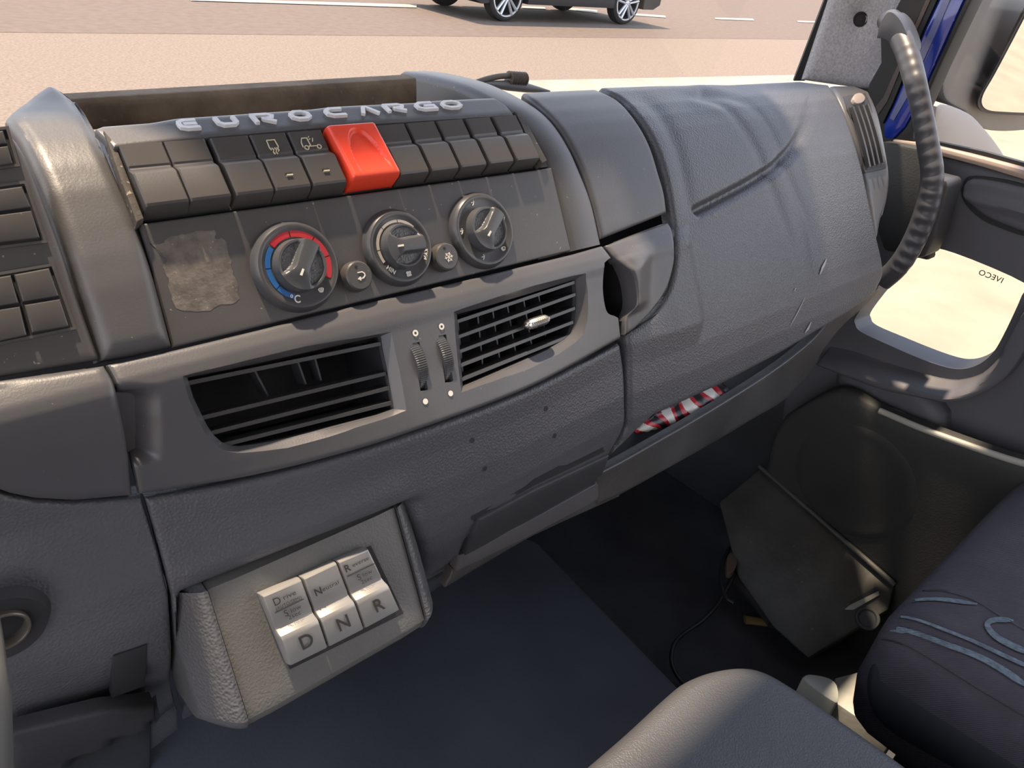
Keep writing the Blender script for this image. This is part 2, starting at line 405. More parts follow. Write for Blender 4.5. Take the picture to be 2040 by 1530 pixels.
def boolcut(o, V, F):
    me = bpy.data.meshes.new('c'); me.from_pydata([tuple(map(float, v)) for v in V], [], F)
    bm = bmesh.new(); bm.from_mesh(me); bmesh.ops.recalc_face_normals(bm, faces=bm.faces)
    bmesh.ops.triangulate(bm, faces=bm.faces); bm.to_mesh(me); bm.free()
    c = bpy.data.objects.new('c', me); C.objects.link(c)
    if o.parent is not None: me.transform(Matrix.Translation(Vector(-base_of(o.parent)))); c.parent = o.parent
    md = o.modifiers.new('b', 'BOOLEAN'); md.object = c; md.operation = 'DIFFERENCE'; md.solver = 'EXACT'
    bpy.context.view_layer.update(); dg = bpy.context.evaluated_depsgraph_get()
    nm = bpy.data.meshes.new_from_object(o.evaluated_get(dg)); o.modifiers.clear(); old = o.data; o.data = nm; nm.name = old.name
    nm.shade_smooth(); nm.set_sharp_from_angle(angle=math.radians(30))
    bpy.data.objects.remove(c); bpy.data.meshes.remove(me)
def prism_data(rings):
    k = len(rings[0]); V = [p for r in rings for p in r]; F = []
    for j in range(len(rings)-1):
        for i in range(k): F.append((j*k+i, j*k+(i+1) % k, (j+1)*k+(i+1) % k, (j+1)*k+i))
    F.append(tuple(range(k))); F.append(tuple((len(rings)-1)*k+i for i in range(k)))
    return V, F
def copy_tree(o, parent=None, dloc=(0, 0, 0)):
    c = o.copy(); C.objects.link(c)
    if parent is not None: c.parent = parent
    else: c.location = Vector(o.location)+Vector(dloc)
    for ch in list(o.children): copy_tree(ch, c)
    return c
#@@BODY
# ================================================================== the place: ground, cab shell
GZ = -1.33
ground = from_data('ground', [(-60, -60, GZ), (90, -60, GZ), (90, 120, GZ), (-60, 120, GZ)], [(0, 1, 2, 3)], m_asph, None, None, False)
tag(ground, kind='structure')
lane = from_data('lane_surface', [(-60, 8.15, GZ+.002), (90, 8.15, GZ+.002), (90, 20, GZ+.002), (-60, 20, GZ+.002)], [(0, 1, 2, 3)], m_asph2, ground, None, False)
gp = PZ(GZ+.012)
def mark(pxs, m=m_line, name='lane_marking'):
    V = [gp(*q)[0] for q in pxs]; from_data(name, V, [tuple(range(len(V)))], m, ground, None, False)
mark([(380, -4), (830, 9), (830, 15), (380, 1)])
mark([(1255, 26), (1325, 31), (1327, 35), (1256, 30)]); mark([(1424, 35), (1500, 37), (1503, 41), (1425, 38)]); mark([(1588, 41), (1645, 43), (1648, 46), (1590, 44)])
mark([(1040, 12), (1085, 14), (1088, 18), (1040, 16)]); mark([(1120, 14), (1190, 20), (1190, 26), (1122, 18)])
kerb = PZ(GZ+.05)
ka, kb_ = kerb(1050, 160)[0], kerb(1600, 149)[0]; kd = nrm(kb_-ka); kn_ = np.array([kd[1], -kd[0], 0])
V = [ka-kd*3.0, ka+kd*5, ka+kd*14, ka+kd*14+kn_*.9, ka+kd*5+kn_*.9, ka-kd*3.0+kn_*.9]
kb = from_data('roadside_kerb', V+[v-np.array([0, 0, .05]) for v in V], [tuple(range(6))]+[(i, (i+1) % 6, 6+(i+1) % 6, 6+i) for i in range(6)], m_kerb, None, None)
tag(kb, 'pale kerb strip on the road just beyond the windscreen base', 'kerb')

pv = box('trim_5', (2.0, -8, GZ), (30, 4.4, GZ+.03), mat('pale_sunlit_pavement', (.26, .22, .155), .9, .2, vary=(3, .12))); tag(pv, kind='structure')
fl = box('floor', (-.75, -1.1, -.90), (1.08, 1.0, -.85), m_carpet); tag(fl, kind='structure')
fw = box('wall_front', (-.75, .70, -.85), (1.08, .74, -.205), m_under); tag(fw, kind='structure')
rf = box('ceiling', (-.80, -1.1, .45), (1.08, .457, .50), m_roof); tag(rf, kind='structure')
bw = box('wall_back', (-.75, -1.14, -.85), (1.08, -1.1, .50), m_roof); tag(bw, kind='structure')
wr_ = box('wall_right', (1.035, .37, -.85), (1.06, .74, -.205), m_under); tag(wr_, kind='structure')
sh_ = box('trim_4', (-.75, .46, -.215), (1.04, .70, -.20), m_under); tag(sh_, kind='structure')
# engine tunnel beside the passenger footwell
tn = Plane((0, 0, -.74), (0, 0, 1))
tu = solid_poly('engine_tunnel', m_tunnel, [(1068, 1070), (1352, 1362), (1500, 1540), (1500, 1800), (300, 1900), (60, 1400), (500, 1000)], tn, 0, .11, bevel=.012)
tag(tu, kind='structure'); tu.name = 'trim_1'
fwl = solid_poly('trim_2', m_tunnel, [(372, 1250), (905, 1160), (1180, 1010), (1110, 1120), (360, 1420)], PY(.60), 0, .02); tag(fwl, kind='structure')

# windscreen glass and header
ws = from_data('window_1', [(-.75, .72, -.205), (1.05, .72, -.205), (1.05, .52, .46), (-.75, .52, .46)], [(0, 1, 2, 3)], m_glass, None, None, False)
tag(ws, kind='structure')
VSo = [(-.70, .62), (.06, .62), (.115, .56), (.400, .56), (.410, .44), (.655, .44), (.66, .60), (1.15, .60), (1.15, 1.0), (-.70, 1.0)]  # unseen sheet, outline stepped to shape where sunlight enters the cab
vis = from_data('sun_blocker', [(x, y, .45) for x, y in VSo]+[(x, y, .462) for x, y in VSo], [tuple(range(10)), tuple(range(10, 20))]+[(i, (i+1) % 10, 10+(i+1) % 10, 10+i) for i in range(10)], m_darksheet, None, None, origin=(0, .75, .45)); tag(vis, 'unseen dark sheet above the windscreen, added to shape the sunlight', 'light blocker')

# ================================================================== DASHBOARD
dash = thing('dashboard', 'dark grey truck dashboard with grained pads and moulded ribs', 'dashboard', (.4, .30, -.40))
# passenger pad over the glove compartment
def dist_pl(X, Y, pl):
    d = np.full(X.shape, 1e9); s = np.zeros(X.shape); tt = np.zeros(X.shape); L = 0
    for (x0, y0), (x1, y1) in zip(pl[:-1], pl[1:]):
        dx, dy = x1-x0, y1-y0; l2 = dx*dx+dy*dy; t = np.clip(((X-x0)*dx+(Y-y0)*dy)/l2, 0, 1)
        e = np.hypot(X-x0-t*dx, Y-y0-t*dy); cr_ = dx*(Y-y0)-dy*(X-x0); k = e < d
        d = np.where(k, e, d); s = np.where(k, np.sign(cr_), s); tt = np.where(k, L+t*math.sqrt(l2), tt); L += math.sqrt(l2)
    return d, s, tt, L
GR = smooth_pl([(1374, 417), (1450, 378), (1520, 338), (1560, 303), (1590, 255), (1603, 212)])
CRL = smooth_pl([(1330, 190), (1420, 205), (1470, 245), (1505, 300), (1522, 345), (1555, 430), (1578, 510), (1592, 600)])
CRR = smooth_pl([(1400, 190), (1480, 205), (1525, 250), (1550, 300), (1560, 335), (1600, 430), (1618, 510), (1628, 600)])
CRS = smooth_pl([(1240, 190), (1300, 215), (1340, 280), (1360, 350), (1374, 417)])
def pad_disp(X, Y):
    h = np.zeros(X.shape)
    d, s, t, L = dist_pl(X, Y, GR); inn = sst(0, 14, t)*(1-sst(L-120, L, t)*.92)
    below = s > 0
    e = np.where(below, d, -d)                      # signed distance, + below the line
    prof = np.interp(e, [-5, 2, 6, 12, 20, 28, 48], [0, -.0045, -.0075, -.0070, -.0020, .0006, 0]); h += prof*inn
    d1, s1, t1, L1 = dist_pl(X, Y, CRL); d2, s2, t2, L2 = dist_pl(X, Y, CRR)
    fade = sst(0, 60, t1)*(1-sst(L1-150, L1, t1))
    h += np.interp(d1*s1, [-24, -8, 6, 18], [-.0018, 0, 0, -.0012])*0
    h += -.0016*np.exp(-(d1/9)**2)*fade - .0020*np.exp(-(d2/9)**2)*fade + .0012*np.exp(-(((d1+d2)-30)/22)**2)*fade
    d3, s3, t3, L3 = dist_pl(X, Y, CRS)
    h += -.0013*np.exp(-(d3/13)**2)*sst(0, 60, t3)
    return h
pad = patch('passenger_pad', m_leather, [(1193, 176), (1300, 172), (1450, 170), (1590, 163), (1650, 170)],
      [(1212, 912), (1262, 862), (1300, 828), (1440, 764), (1560, 700), (1690, 622), (1740, 585)],
      smooth_pl([(1193, 176), (1240, 200), (1276, 240), (1305, 290), (1325, 350), (1338, 420), (1344, 470), (1345, 520), (1331, 580), (1298, 630), (1247, 668)])+[(1250, 700), (1252, 780), (1251, 850), (1238, 880), (1212, 912)],
      smooth_pl([(1650, 170), (1672, 205), (1690, 250), (1712, 320), (1730, 400), (1745, 470), (1756, 520), (1757, 550), (1740, 585)]),
      G, 230, 200, .0012, pad_disp, .004, .008, dash, smooth=60)
# white scratches on the pad
def scratch(pl, wd, parent=dash, surf=G, off=.0022, m=m_white, name='scratch_mark'):
    V = []; F = []
    for i, q in enumerate(pl):
        p, n = surf(*q); r = ray(*q); a = np.array(pl[min(i+1, len(pl)-1)])-np.array(pl[max(i-1, 0)]); a = a/np.linalg.norm(a); w = wd*(.3 if i in (0, len(pl)-1) else 1)
        q2 = (q[0]-a[1]*w, q[1]+a[0]*w); p2, n2 = surf(*q2); V += [p+n*off, p2+n2*off]
    for i in range(len(pl)-1): F.append((2*i, 2*i+1, 2*i+3, 2*i+2))
    return from_data(name, V, F, m, parent, None)
m_scr = mat('pale_scratched_plastic', (.38, .36, .35), .6)
scratch([(1643, 517), (1640, 527), (1636, 535), (1630, 547)], 4, m=m_scr); scratch([(1600, 592), (1588, 618), (1570, 650)], 1.6, m=m_scr)
scratch([(1582, 574), (1579, 580)], 4, m=m_scr); scratch([(1613, 640), (1607, 655), (1600, 662)], 4, m=m_scr)
# end cap with side vent
patch('end_cap', m_satin, [(1655, 168), (1700, 168), (1733, 180)], [(1748, 480), (1752, 470), (1757, 440)],
      smooth_pl([(1655, 168), (1678, 205), (1696, 250), (1718, 320), (1736, 400), (1748, 480)]), smooth_pl([(1733, 180), (1752, 225), (1766, 290), (1775, 350), (1770, 395), (1757, 440)]),
      G, 16, 30, -.001, None, .004, .01, dash)
# plain panel between rib and glove compartment
patch('side_panel', m_satin, [(1040, 184), (1110, 180), (1186, 177)], [(1199, 476), (1265, 450), (1330, 424)],
      smooth_pl([(1040, 184), (1072, 208), (1112, 248), (1140, 295), (1163, 345), (1183, 410), (1199, 476)]), smooth_pl([(1186, 177), (1232, 200), (1268, 240), (1296, 290), (1315, 350), (1325, 385), (1330, 424)]),
      G, 30, 36, 0, None, .003, .01, dash)
# ribs
def px_prof(x, pts): return [ray(*q)*(x/ray(*q)[0]) for q in pts]
def rib(name, x0, x1, outer, depth, m, bev=.006):
    P = smooth_pl([(p[1], p[2]) for p in outer], 4); V = []; F = []; n = len(P)
    w = x1-x0; sec = [(0, -bev), (bev*.3, -bev*.3), (bev, 0), (w-bev*.7, 0), (w-bev*.2, -bev*.2), (w, -bev*.7), (w, -depth), (0, -depth)]
    for i in range(n):
        t = nrm(np.array(P[min(i+1, n-1)])-np.array(P[max(i-1, 0)])); nn = np.array([-t[1], t[0]])
        if nn[1] < 0 and abs(nn[1]) > abs(nn[0]) or (abs(nn[0]) >= abs(nn[1]) and nn[0] > 0): nn = -nn
        for a, d in sec: V.append((x0+a, P[i][0]+nn[0]*d, P[i][1]+nn[1]*d))
    k = len(sec)
    for i in range(n-1):
        for j in range(k): F.append((i*k+j, i*k+(j+1) % k, (i+1)*k+(j+1) % k, (i+1)*k+j))
    F.append(tuple(range(k))); F.append(tuple((n-1)*k+j for j in range(k)))
    return from_data(name, V, F, m, dash, 45)
ro = px_prof(.401, [(858, 141), (900, 146), (960, 160), (1003, 176), (1050, 200), (1084, 224), (1110, 252), (1133, 288), (1152, 328), (1180, 400), (1200, 486)])
rib('rib', .3695, .401, ro, .035, m_satin)
LR = [(-60, 262), (8, 243), (60, 200), (90, 178), (118, 182), (145, 202)]
patch('rib', m_satin, LR[1:], [(205, 718), (275, 706), (343, 690)],
      smooth_pl([(8, 243), (38, 280), (60, 322), (92, 395), (132, 500), (168, 605), (205, 718)]), smooth_pl([(145, 202), (185, 255), (212, 310), (243, 380), (275, 450), (310, 565), (343, 690)]),
      GS, 34, 44, .004, lambda X, Y: .006*np.exp(-((X-(60+(Y-180)*.42))/60)**2)*0, .007, .02, dash)
# tray wall behind the letters
patch('tray_back_wall', m_dust, [(135, 199), (500, 177), (833, 157)], [(135, 262), (500, 250), (833, 230)], [(135, 199), (135, 262)], [(833, 157), (833, 230)],
      PY(.485), 20, 8, 0, None, .003, .012, dash)
FL = Frame((0, .3865, -.1085), (0, .966, .26), (0, -.26, .966))       # letter strip face
def corner(px, py, fr=FL, w=0): return fr.loc(px, py, w)
patch('letter_strip', m_satin, [(188, 256), (205, 250), (300, 243), (352, 234), (430, 229), (620, 216), (660, 211), (830, 203), (868, 199), (985, 194)],
      [(226, 291), (420, 270), (650, 250), (760, 243), (1024, 227)], [(188, 256), (206, 272), (226, 291)], [(985, 194), (1008, 208), (1024, 227)], FL.plane(0), 60, 10, 0, None, .0015, .003, dash)
# raised letters
LT = {'E': [([(1, .95), (.35, .95), (.08, .78), (.05, .5), (.08, .2), (.35, .05), (1, .05)], 0), ([(.25, .5), (.95, .5)], 0)],
      'U': [([(.05, 1), (.05, .3), (.25, .05), (.75, .05), (.95, .3), (.95, 1)], 0)],
      'R': [([(.05, 0), (.05, .95), (.75, .95), (.95, .75), (.85, .48), (.38, .42)], 0), ([(.45, .42), (.95, 0)], 0)],
      'O': [([(.3, .05), (.7, .05), (.95, .3), (.95, .7), (.7, .95), (.3, .95), (.05, .7), (.05, .3)], 1)],
      'C': [([(1, .95), (.3, .95), (.05, .72), (.05, .28), (.3, .05), (1, .05)], 0)],
      'A': [([(.02, 0), (.36, 1), (.5, 1), (.98, 0)], 0)],
      'G': [([(1, .95), (.3, .95), (.05, .72), (.05, .28), (.3, .05), (.98, .05), (.98, .48), (.45, .48)], 0)]}
LP = [('E', 358, 398, 243, 261), ('U', 434, 475, 236, 254), ('R', 508, 551, 231, 249), ('O', 582, 620, 225, 242), ('C', 652, 688, 219, 235), ('A', 719, 753, 216, 231), ('R', 771, 809, 211, 226), ('G', 832, 867, 207, 222), ('O', 884, 920, 204, 219)]
for ch, xa, xb, ya, yb in LP:
    a0, b0 = FL.loc(xa+4, yb); a1, _ = FL.loc(xb+2, yb-3); a2, b1 = FL.loc(xa, ya+2)
    wdt = abs(a1-a0); hgt = b1-b0
    fn = lambda a, b, c, a0=a0, b0=b0, wdt=wdt, hgt=hgt: FL.p(a0+a*wdt, b0+b*hgt, c)
    V, F = merge([stroke_data(lambda a, b, c: FL.p(a, b, c), [(a0+x*wdt, b0+y*hgt) for x, y in pl], .0022, 0, .0018, cl) for pl, cl in LT[ch]])
    o = from_data('raised_letter', V, F, m_letter, dash, 20); o['label'] = 'silver raised letter %s' % ch
# recess behind the switches and side trims of the row
solid_poly('switch_recess', m_dark, [(222, 288), (1030, 224), (1092, 332), (276, 444)], F2.plane(-.007), 0, .01, dash)
def f2poly(name, m, uv, w0, w1, parent=dash, fr=F2, bevel=0):
    pl = [(a, b) for a, b in uv]; bm = bmesh.new(); va = [bm.verts.new(fr.p(a, b, w1)) for a, b in pl]; vb = [bm.verts.new(fr.p(a, b, w0)) for a, b in pl]
    fa = bm.faces.new(va); bm.faces.new(vb[::-1]); k = len(pl)
    for i in range(k): bm.faces.new((va[i], va[(i+1) % k], vb[(i+1) % k], vb[i]))
    if bevel: bmesh.ops.bevel(bm, geom=list(fa.edges), offset=bevel, segments=2, affect='EDGES', profile=.5)
    return from_bm(name, bm, m, parent, 30)
def uvp(fr, pts, w=0): return [fr.loc(px, py, w) for px, py in pts]
f2poly('side_trim', m_trimdust, uvp(F2, [(206, 263), (228, 288), (286, 438), (272, 446), (240, 360)]), -.006, .0015, bevel=.0006)
f2poly('side_trim', m_trimdust, uvp(F2, [(1023, 224), (1046, 244), (1088, 322), (1078, 328), (1060, 300)]), -.006, .0015, bevel=.0006)

# ------------------------------------------------------------------ rocker switches
def switch_mesh(fr, a0, b0, wd, hg, name, m, parent, k=1.0):
    """one rocker key: flat upper face, step, lifted lower face, front wall"""
    pr = [(1.0, -.004), (1.0, .0022*k), (.985, .0032*k), (.655, .0030*k), (.63, .0024*k), (.60, .0026*k), (.50, .0056*k), (.47, .0060*k), (.03, .0056*k), (0, .0048*k), (-.015, .0036*k), (-.03, -.006)]
    us = [(0, -1), (.0, .0), (.0011, .9), (.0022, 1)]
    cols = [(0, 'w')]; V = []; F = []
    xs = [0, .0004*k, .0011*k, wd-.0011*k, wd-.0004*k, wd]; dz = [-.0022*k, -.0006*k, 0, 0, -.0006*k, -.0022*k]
    n = len(xs)
    V = [fr.p(a0+0, b0+v*hg, -.006) for v, w in pr]
    rows = []
    for v, w in pr:
        r = [(a0, b0+v*hg, -.006)]+[(a0+x, b0+v*hg, max(-.006, w+d)) for x, d in zip(xs, dz)]+[(a0+wd, b0+v*hg, -.006)]; rows.append(r)
    V = [fr.p(*q) for r in rows for q in r]; n = len(rows[0]); F = []
    for j in range(len(rows)-1):
        for i in range(n-1): F.append((j*n+i, j*n+i+1, (j+1)*n+i+1, (j+1)*n+i))
    F.append(tuple(range(n))); F.append(tuple((len(rows)-1)*n+i for i in range(n)))
    return from_data(name, V, F, m, parent, 25)
SW = [(240, 298, 374, 399, 288, 411, 324, 289), (332, 289, 459, 396, 379, 408, 413, 280), (419, 280, 542, 377, 469, 386, 494, 273), (499, 271, 618, 367, 546, 376, 573, 262), (575, 262, 688, 355, 619, 365, 645, 256),
      (648, 258, 789, 342, 691, 356, 745, 248), (750, 248, 855, 342, 797, 351, 809, 243), (814, 243, 912, 335, 859, 343, 869, 238), (875, 238, 968, 326, 915, 334, 926, 234), (933, 234, 1023, 318, 971, 326, 981, 231), (986, 231, 1072, 314, 1026, 319, 1024, 229)]
cells = []
for t in SW:
    TL = F2.loc(t[0], t[1], .003); BR = F2.loc(t[2], t[3], .0055); BL = F2.loc(t[4], t[5], .0055); TR = F2.loc(t[6], t[7], .003)
    cells.append(((TL[0]+BL[0])/2, (BR[1]+BL[1])/2, (TR[0]+BR[0])/2, (TL[1]+TR[1])/2))
print('cells', [tuple(round(float(v), 4) for v in c) for c in cells])
labs = ['plain black rocker switch at the left end of the row', 'plain black rocker switch, second from the left end of the row', 'plain black rocker switch just left of the mirror heating switch',
        'black rocker switch with a heated mirror symbol', 'black rocker switch with a truck symbol, beside the red switch', None,
        'plain black rocker switch directly right of the red hazard switch', 'plain black rocker switch, second to the right of the red switch', 'plain black rocker switch, third to the right of the red switch',
        'plain black rocker switch, second from the right end of the row', 'plain black rocker switch at the right end of the row']
GRP = 'black rocker switches in the row under the raised lettering'
WD = np.median([c[2]-c[0] for i, c in enumerate(cells) if i != 5]); b_ = np.median([c[1] for c in cells]); t_ = np.median([c[3] for c in cells])
a_, proto = cells[0][0], None
sws = []
for i, c in enumerate(cells):
    if i == 5: sws.append(None); continue
    if proto is None:
        proto = thing('rocker_switch', labs[i], 'switch', F2.p(c[0], b_, 0), GRP)
        switch_mesh(F2, c[0], b_, WD, t_-b_, 'rocker_key', m_switch, proto); sws.append(proto)
    else:
        o = copy_tree(proto, None, (c[0]-cells[0][0], 0, 0)); o['label'] = labs[i]; sws.append(o)
        db = (c[1]+c[3])/2-(b_+t_)/2
def icon(i, pls, wd=.00045, name='printed_symbol', v0=.76):
    c = cells[i]; cx = c[0]+WD/2; cy = b_+(t_-b_)*v0; s = .0042
    strokes(name, lambda a, b, cc: F2.p(a, b, cc), [([(cx+x*s, cy+y*s) for x, y in pl], cl) for pl, cl in pls], wd, .0028, .0036, m_amberprint, sws[i])
m_amberprint = mat('cream_printed_symbol', (.60, .54, .38), .5)
icon(3, [([(-.55, .9), (.5, .9), (.6, -.1), (.35, -.55)], 0), ([(-.55, .9), (-.6, -.1), (-.45, -.5)], 0), ([(-.35, -.2), (-.15, -.5), (-.35, -.8), (-.2, -1.1)], 0), ([(0, -.2), (.2, -.5), (0, -.8), (.15, -1.1)], 0), ([(.3, -.2), (.5, -.6), (.3, -.8)], 0)])
cir = lambda x, y, r, n=12: ([(x+r*math.cos(2*math.pi*k/n), y+r*math.sin(2*math.pi*k/n)) for k in range(n)], 1)
icon(4, [([(-1.2, -.5), (-1.2, .2), (-.9, .8), (-.2, .8), (-.1, -.3), (-.5, -.5)], 0), cir(-.75, -.6, .28), ([(-.4, -.45), (.9, -.45)], 0), cir(1.0, -.6, .28), ([(0, .5), (.25, .65)], 0), ([(0, .8), (.2, 1.0)], 0), ([(.4, .2), (.6, .7)], 0)])
for i in (3, 4):
    c = cells[i]; cx = c[0]+WD*.5; cy = b_+(t_-b_)*.22
    f2poly('indicator_slot', m_dark, [(cx-.0017, cy-.0006), (cx+.0017, cy-.0006), (cx+.0017, cy+.0006), (cx-.0017, cy+.0006)], .005, .0068, sws[i])
    f2poly('indicator_lens', m_amberprint, [(cx-.0017, cy-.0011), (cx+.0017, cy-.0011), (cx+.0017, cy-.0006), (cx-.0017, cy-.0006)], .005, .0070, sws[i])
c = cells[5]; hz = thing('hazard_switch', 'wide red hazard light switch with an arched finger recess', 'switch', F2.p(c[0], b_, 0))
def hz_mesh():
    a0, a1 = cells[4][2]+.0022, cells[6][0]-.0012; nx, ny = 56, 56; V = []; F = []
    for j in range(ny+1):
        for i in range(nx+1):
            s = i/nx; t = j/ny; x = a0+(a1-a0)*s; y = (b_-.0005)+(t_+.001-b_)*t
            d = min(s, 1-s)*(a1-a0); d2 = min(t, 1-t)*(t_-b_); r = .0022
            w = .0088 - (r*(1-math.sqrt(max(0, 1-max(0, 1-d/r)**2)))) - (r*(1-math.sqrt(max(0, 1-max(0, 1-d2/r)**2)))) - .0022*t
            xe = (s-.52)/.35; ye = (t-.05)/.86; q = abs(xe)**2.2+max(0, ye)**2.2
            if ye > 0: w -= .0026*(1-sst(.80, 1.0, q))*sst(0, .6, t)
            V.append(F2.p(x, y, w))
    for j in range(ny):
        for i in range(nx): a = j*(nx+1)+i; F.append((a, a+1, a+nx+2, a+nx+1))
    n = len(V); ring = list(range(nx+1))+[j*(nx+1)+nx for j in range(1, ny+1)]+[ny*(nx+1)+i for i in range(nx-1, -1, -1)]+[j*(nx+1) for j in range(ny-1, 0, -1)]
    for q in ring: V.append(V[q]-F2.n*.013)
    for k in range(len(ring)): k2 = (k+1) % len(ring); F.append((ring[k], ring[k2], n+k2, n+k))
    F.append(tuple(range(n, n+len(ring))))
    from_data('rocker_key', V, F, m_red, hz, 40)
hz_mesh()
# ================================================================== climate control panel
ccp = thing('climate_control_panel', 'black heater control panel with three rotary dials below the switch row', 'control panel', F1.p(.235, -.058, 0))
patch('panel_plate', m_panel, [(280, 446), (1100, 334)], [(346, 692), (1139, 499)], [(280, 446), (346, 692)], [(1100, 334), (1139, 499)], F1.plane(0), 30, 12, 0, None, .0012, .01, ccp)
# worn rectangle where a sticker was
pl = []
base = [(318, 487), (345, 470), (380, 463), (425, 461), (430, 474), (450, 480), (458, 520), (466, 545), (474, 575), (470, 600), (430, 612), (380, 622), (350, 612), (338, 580), (335, 555), (322, 530), (330, 515), (300, 488)]
for i, (x, y) in enumerate(smooth_pl(base+[base[0]], 4)[:-1]): pl.append((x+rng.normal(0, 1.6), y+rng.normal(0, 1.6)))
f2poly('sticker_residue', m_sticker, uvp(F1, pl), 0, .00012, ccp, F1)
def dial(cx, cy, ptr, kind, label, R=.0268):
    a, b = F1.loc(cx, cy, .002); d = Empty_part('dial', ccp, F1.p(a, b, 0), label)
    lathe('dial_ring', F1, a, b, [(R+.0022, -.001), (R+.0014, .0016), (R+.0004, .0036), (R-.0006, .0048), (R-.0016, .0050), (R-.0028, .0046), (R-.0038, .0040), (R*.55, .0036), (0.0005, .0036)], m_dial, d)
    pa, pb = F1.loc(*ptr, .008); ax = nrm([pa-a*1.0, pb-b]); ay = np.array([-ax[1], ax[0]])
    # knob: shallow stippled pits on both sides of a wide grip bar
    n1, n2 = 40, 96; V = []; F = []; K = R*.60
    def hgt(r, th):
        p, q = r*math.cos(th), r*math.sin(th); hw = K*(.20+.42*float(sst(-.15, .95, p/K))*(1 if p > 0 else 1)) + (K*.10 if p < 0 else 0)*float(sst(0, 1, -p/K))*0
        if p < 0: hw = K*(.29+.05*(-p/K))
        else: hw = K*(.29+.38*float(sst(.15, .95, p/K)))
        side = abs(q)-hw; bar = 1-float(sst(-.0004, .0016, side)); top = .0122-.0018*float(sst(.2, 1, p/K))-.0004*(q/hw if hw else 0)**2
        rim = float(sst(K*.80, K*.9, r)); pit = .0078+.0018*rim
        if p < 0 and bar > .5 and r > K*.9: pass
        h = pit*(1-bar)+top*bar
        return h
    rs = [K*(i/n1)**.9 for i in range(n1+1)]
    V.append(F1.p(a, b, .0122))
    for i in range(1, n1+1):
        for k in range(n2):
            th = 2*math.pi*k/n2; r = rs[i]; p = r*math.cos(th); q = r*math.sin(th); h = hgt(r, th)
            if i == n1: h -= .0008
            V.append(F1.p(a+ax[0]*p+ay[0]*q, b+ax[1]*p+ay[1]*q, h))
    for k in range(n2): F.append((0, 1+k, 1+(k+1) % n2))
    for i in range(n1-1):
        for k in range(n2): F.append((1+i*n2+k, 1+(i+1)*n2+k, 1+(i+1)*n2+(k+1) % n2, 1+i*n2+(k+1) % n2))
    o = len(V)
    for k in range(n2):
        th = 2*math.pi*k/n2; r = K+.0009; V.append(F1.p(a+ax[0]*r*math.cos(th)+ay[0]*r*math.sin(th), b+ax[1]*r*math.cos(th)+ay[1]*r*math.sin(th), .0030))
    for k in range(n2): F.append((o-n2+k, o+k, o+(k+1) % n2, o-n2+(k+1) % n2))
    kb = from_data('knob', V, F, m_knob, d, 45)
    kb.data.materials.append(m_knurl)
    bb = base_of(d)
    for p in kb.data.polygons:
        c = np.array(p.center)+bb-F1.O; w = c@F1.n; r = math.hypot(c@F1.u-a, c@F1.v-b)
        if w < .0088 and r < K*.84: p.material_index = 1
    fnp = lambda x, y, cc: F1.p(a+ax[0]*x+ay[0]*y, b+ax[1]*x+ay[1]*y, cc)
    strokes('pointer_mark', fnp, [([(.0030, 0), (.0066, 0)], 0)], .0011, .0100, .0124, m_white, d)
    def arc(r0, r1, t0, t1, m, nm):
        V = []; F = []; n = 14
        for i in range(n+1):
            th = math.radians(t0+(t1-t0)*i/n)
            for r in (r0, r1): V.append(F1.p(a+r*math.cos(th), b+r*math.sin(th), .00425))
            for r in (r0, r1): V.append(F1.p(a+r*math.cos(th), b+r*math.sin(th), .0033))
        for i in range(n): q = 4*i; F += [(q, q+4, q+5, q+1), (q, q+2, q+6, q+4), (q+1, q+5, q+7, q+3)]
        F += [(0, 1, 3, 2), (4*n, 4*n+2, 4*n+3, 4*n+1)]
        from_data(nm, V, F, m, d, 20)
    tx = lambda s, th, sz, r=.70, rot=0, m=m_white: text('printed_text', s, lambda x, y, cc: F1.p(x, y, cc), a+R*r*math.cos(math.radians(th)), b+R*r*math.sin(math.radians(th)), sz, m, d, .0046, math.radians(rot), .9, wid=.0001)
    sy = lambda pls, th, s, r=.70, wd=.0004, rot=0: strokes('printed_symbol', lambda x, y, cc: F1.p(a+R*r*math.cos(math.radians(th))+x*math.cos(rot)-y*math.sin(rot), b+R*r*math.sin(math.radians(th))+x*math.sin(rot)+y*math.cos(rot), cc),
                [([(x*s, y*s) for x, y in p_], cl) for p_, cl in pls], wd, .0036, .0046, m_white, d)
    man = [([(-.6, -.8), (0, -.2), (.1, .5), (.5, .5)], 0), ([(.1, .9), (.25, 1.1)], 0), ([(-.9, .2), (-.4, .5)], 0)]
    wsc = [([(-1, .5), (-.5, .8), (.5, .8), (1, .5), (.6, -.5), (-.6, -.5)], 1), ([(-.3, .5), (-.2, -.9)], 0), ([(.3, .5), (.3, -.9)], 0)]
    if kind == 'temp':
        for t0, t1 in ((213, 246), (176, 211), (136, 174)): arc(R*.68, R*.80, t0, t1, m_blue, 'blue_scale')
        for t0, t1 in ((92, 132), (47, 90), (8, 45), (-31, 6)): arc(R*.68, R*.83, t0, t1, m_reda, 'red_scale')
        tx('°C', 247, .0056, .80, -12); sy(wsc, -60, .0014, .76)
    elif kind == 'fan':
        for t0, t1 in ((180, 207), (128, 178), (84, 126), (40, 82)): arc(R*.68, R*.76, t0, t1, mat('grey_scale_print', (.40, .37, .33), .5), 'white_scale')
        tx('MIN', 228, .0036, .76, -44); tx('MAX', -24, .0035, .82, 66)
        sy([cir(.5, .5, .35), cir(-.5, .5, .35), cir(.5, -.5, .35), cir(-.5, -.5, .35)], 272, .0015, .77, .0005)
    else:
        for th in (104, 15, 176, 250): sy(man, th, .0017, .79)
        sy(wsc[:1]+wsc[1:2], -52, .0015, .79)
    return d
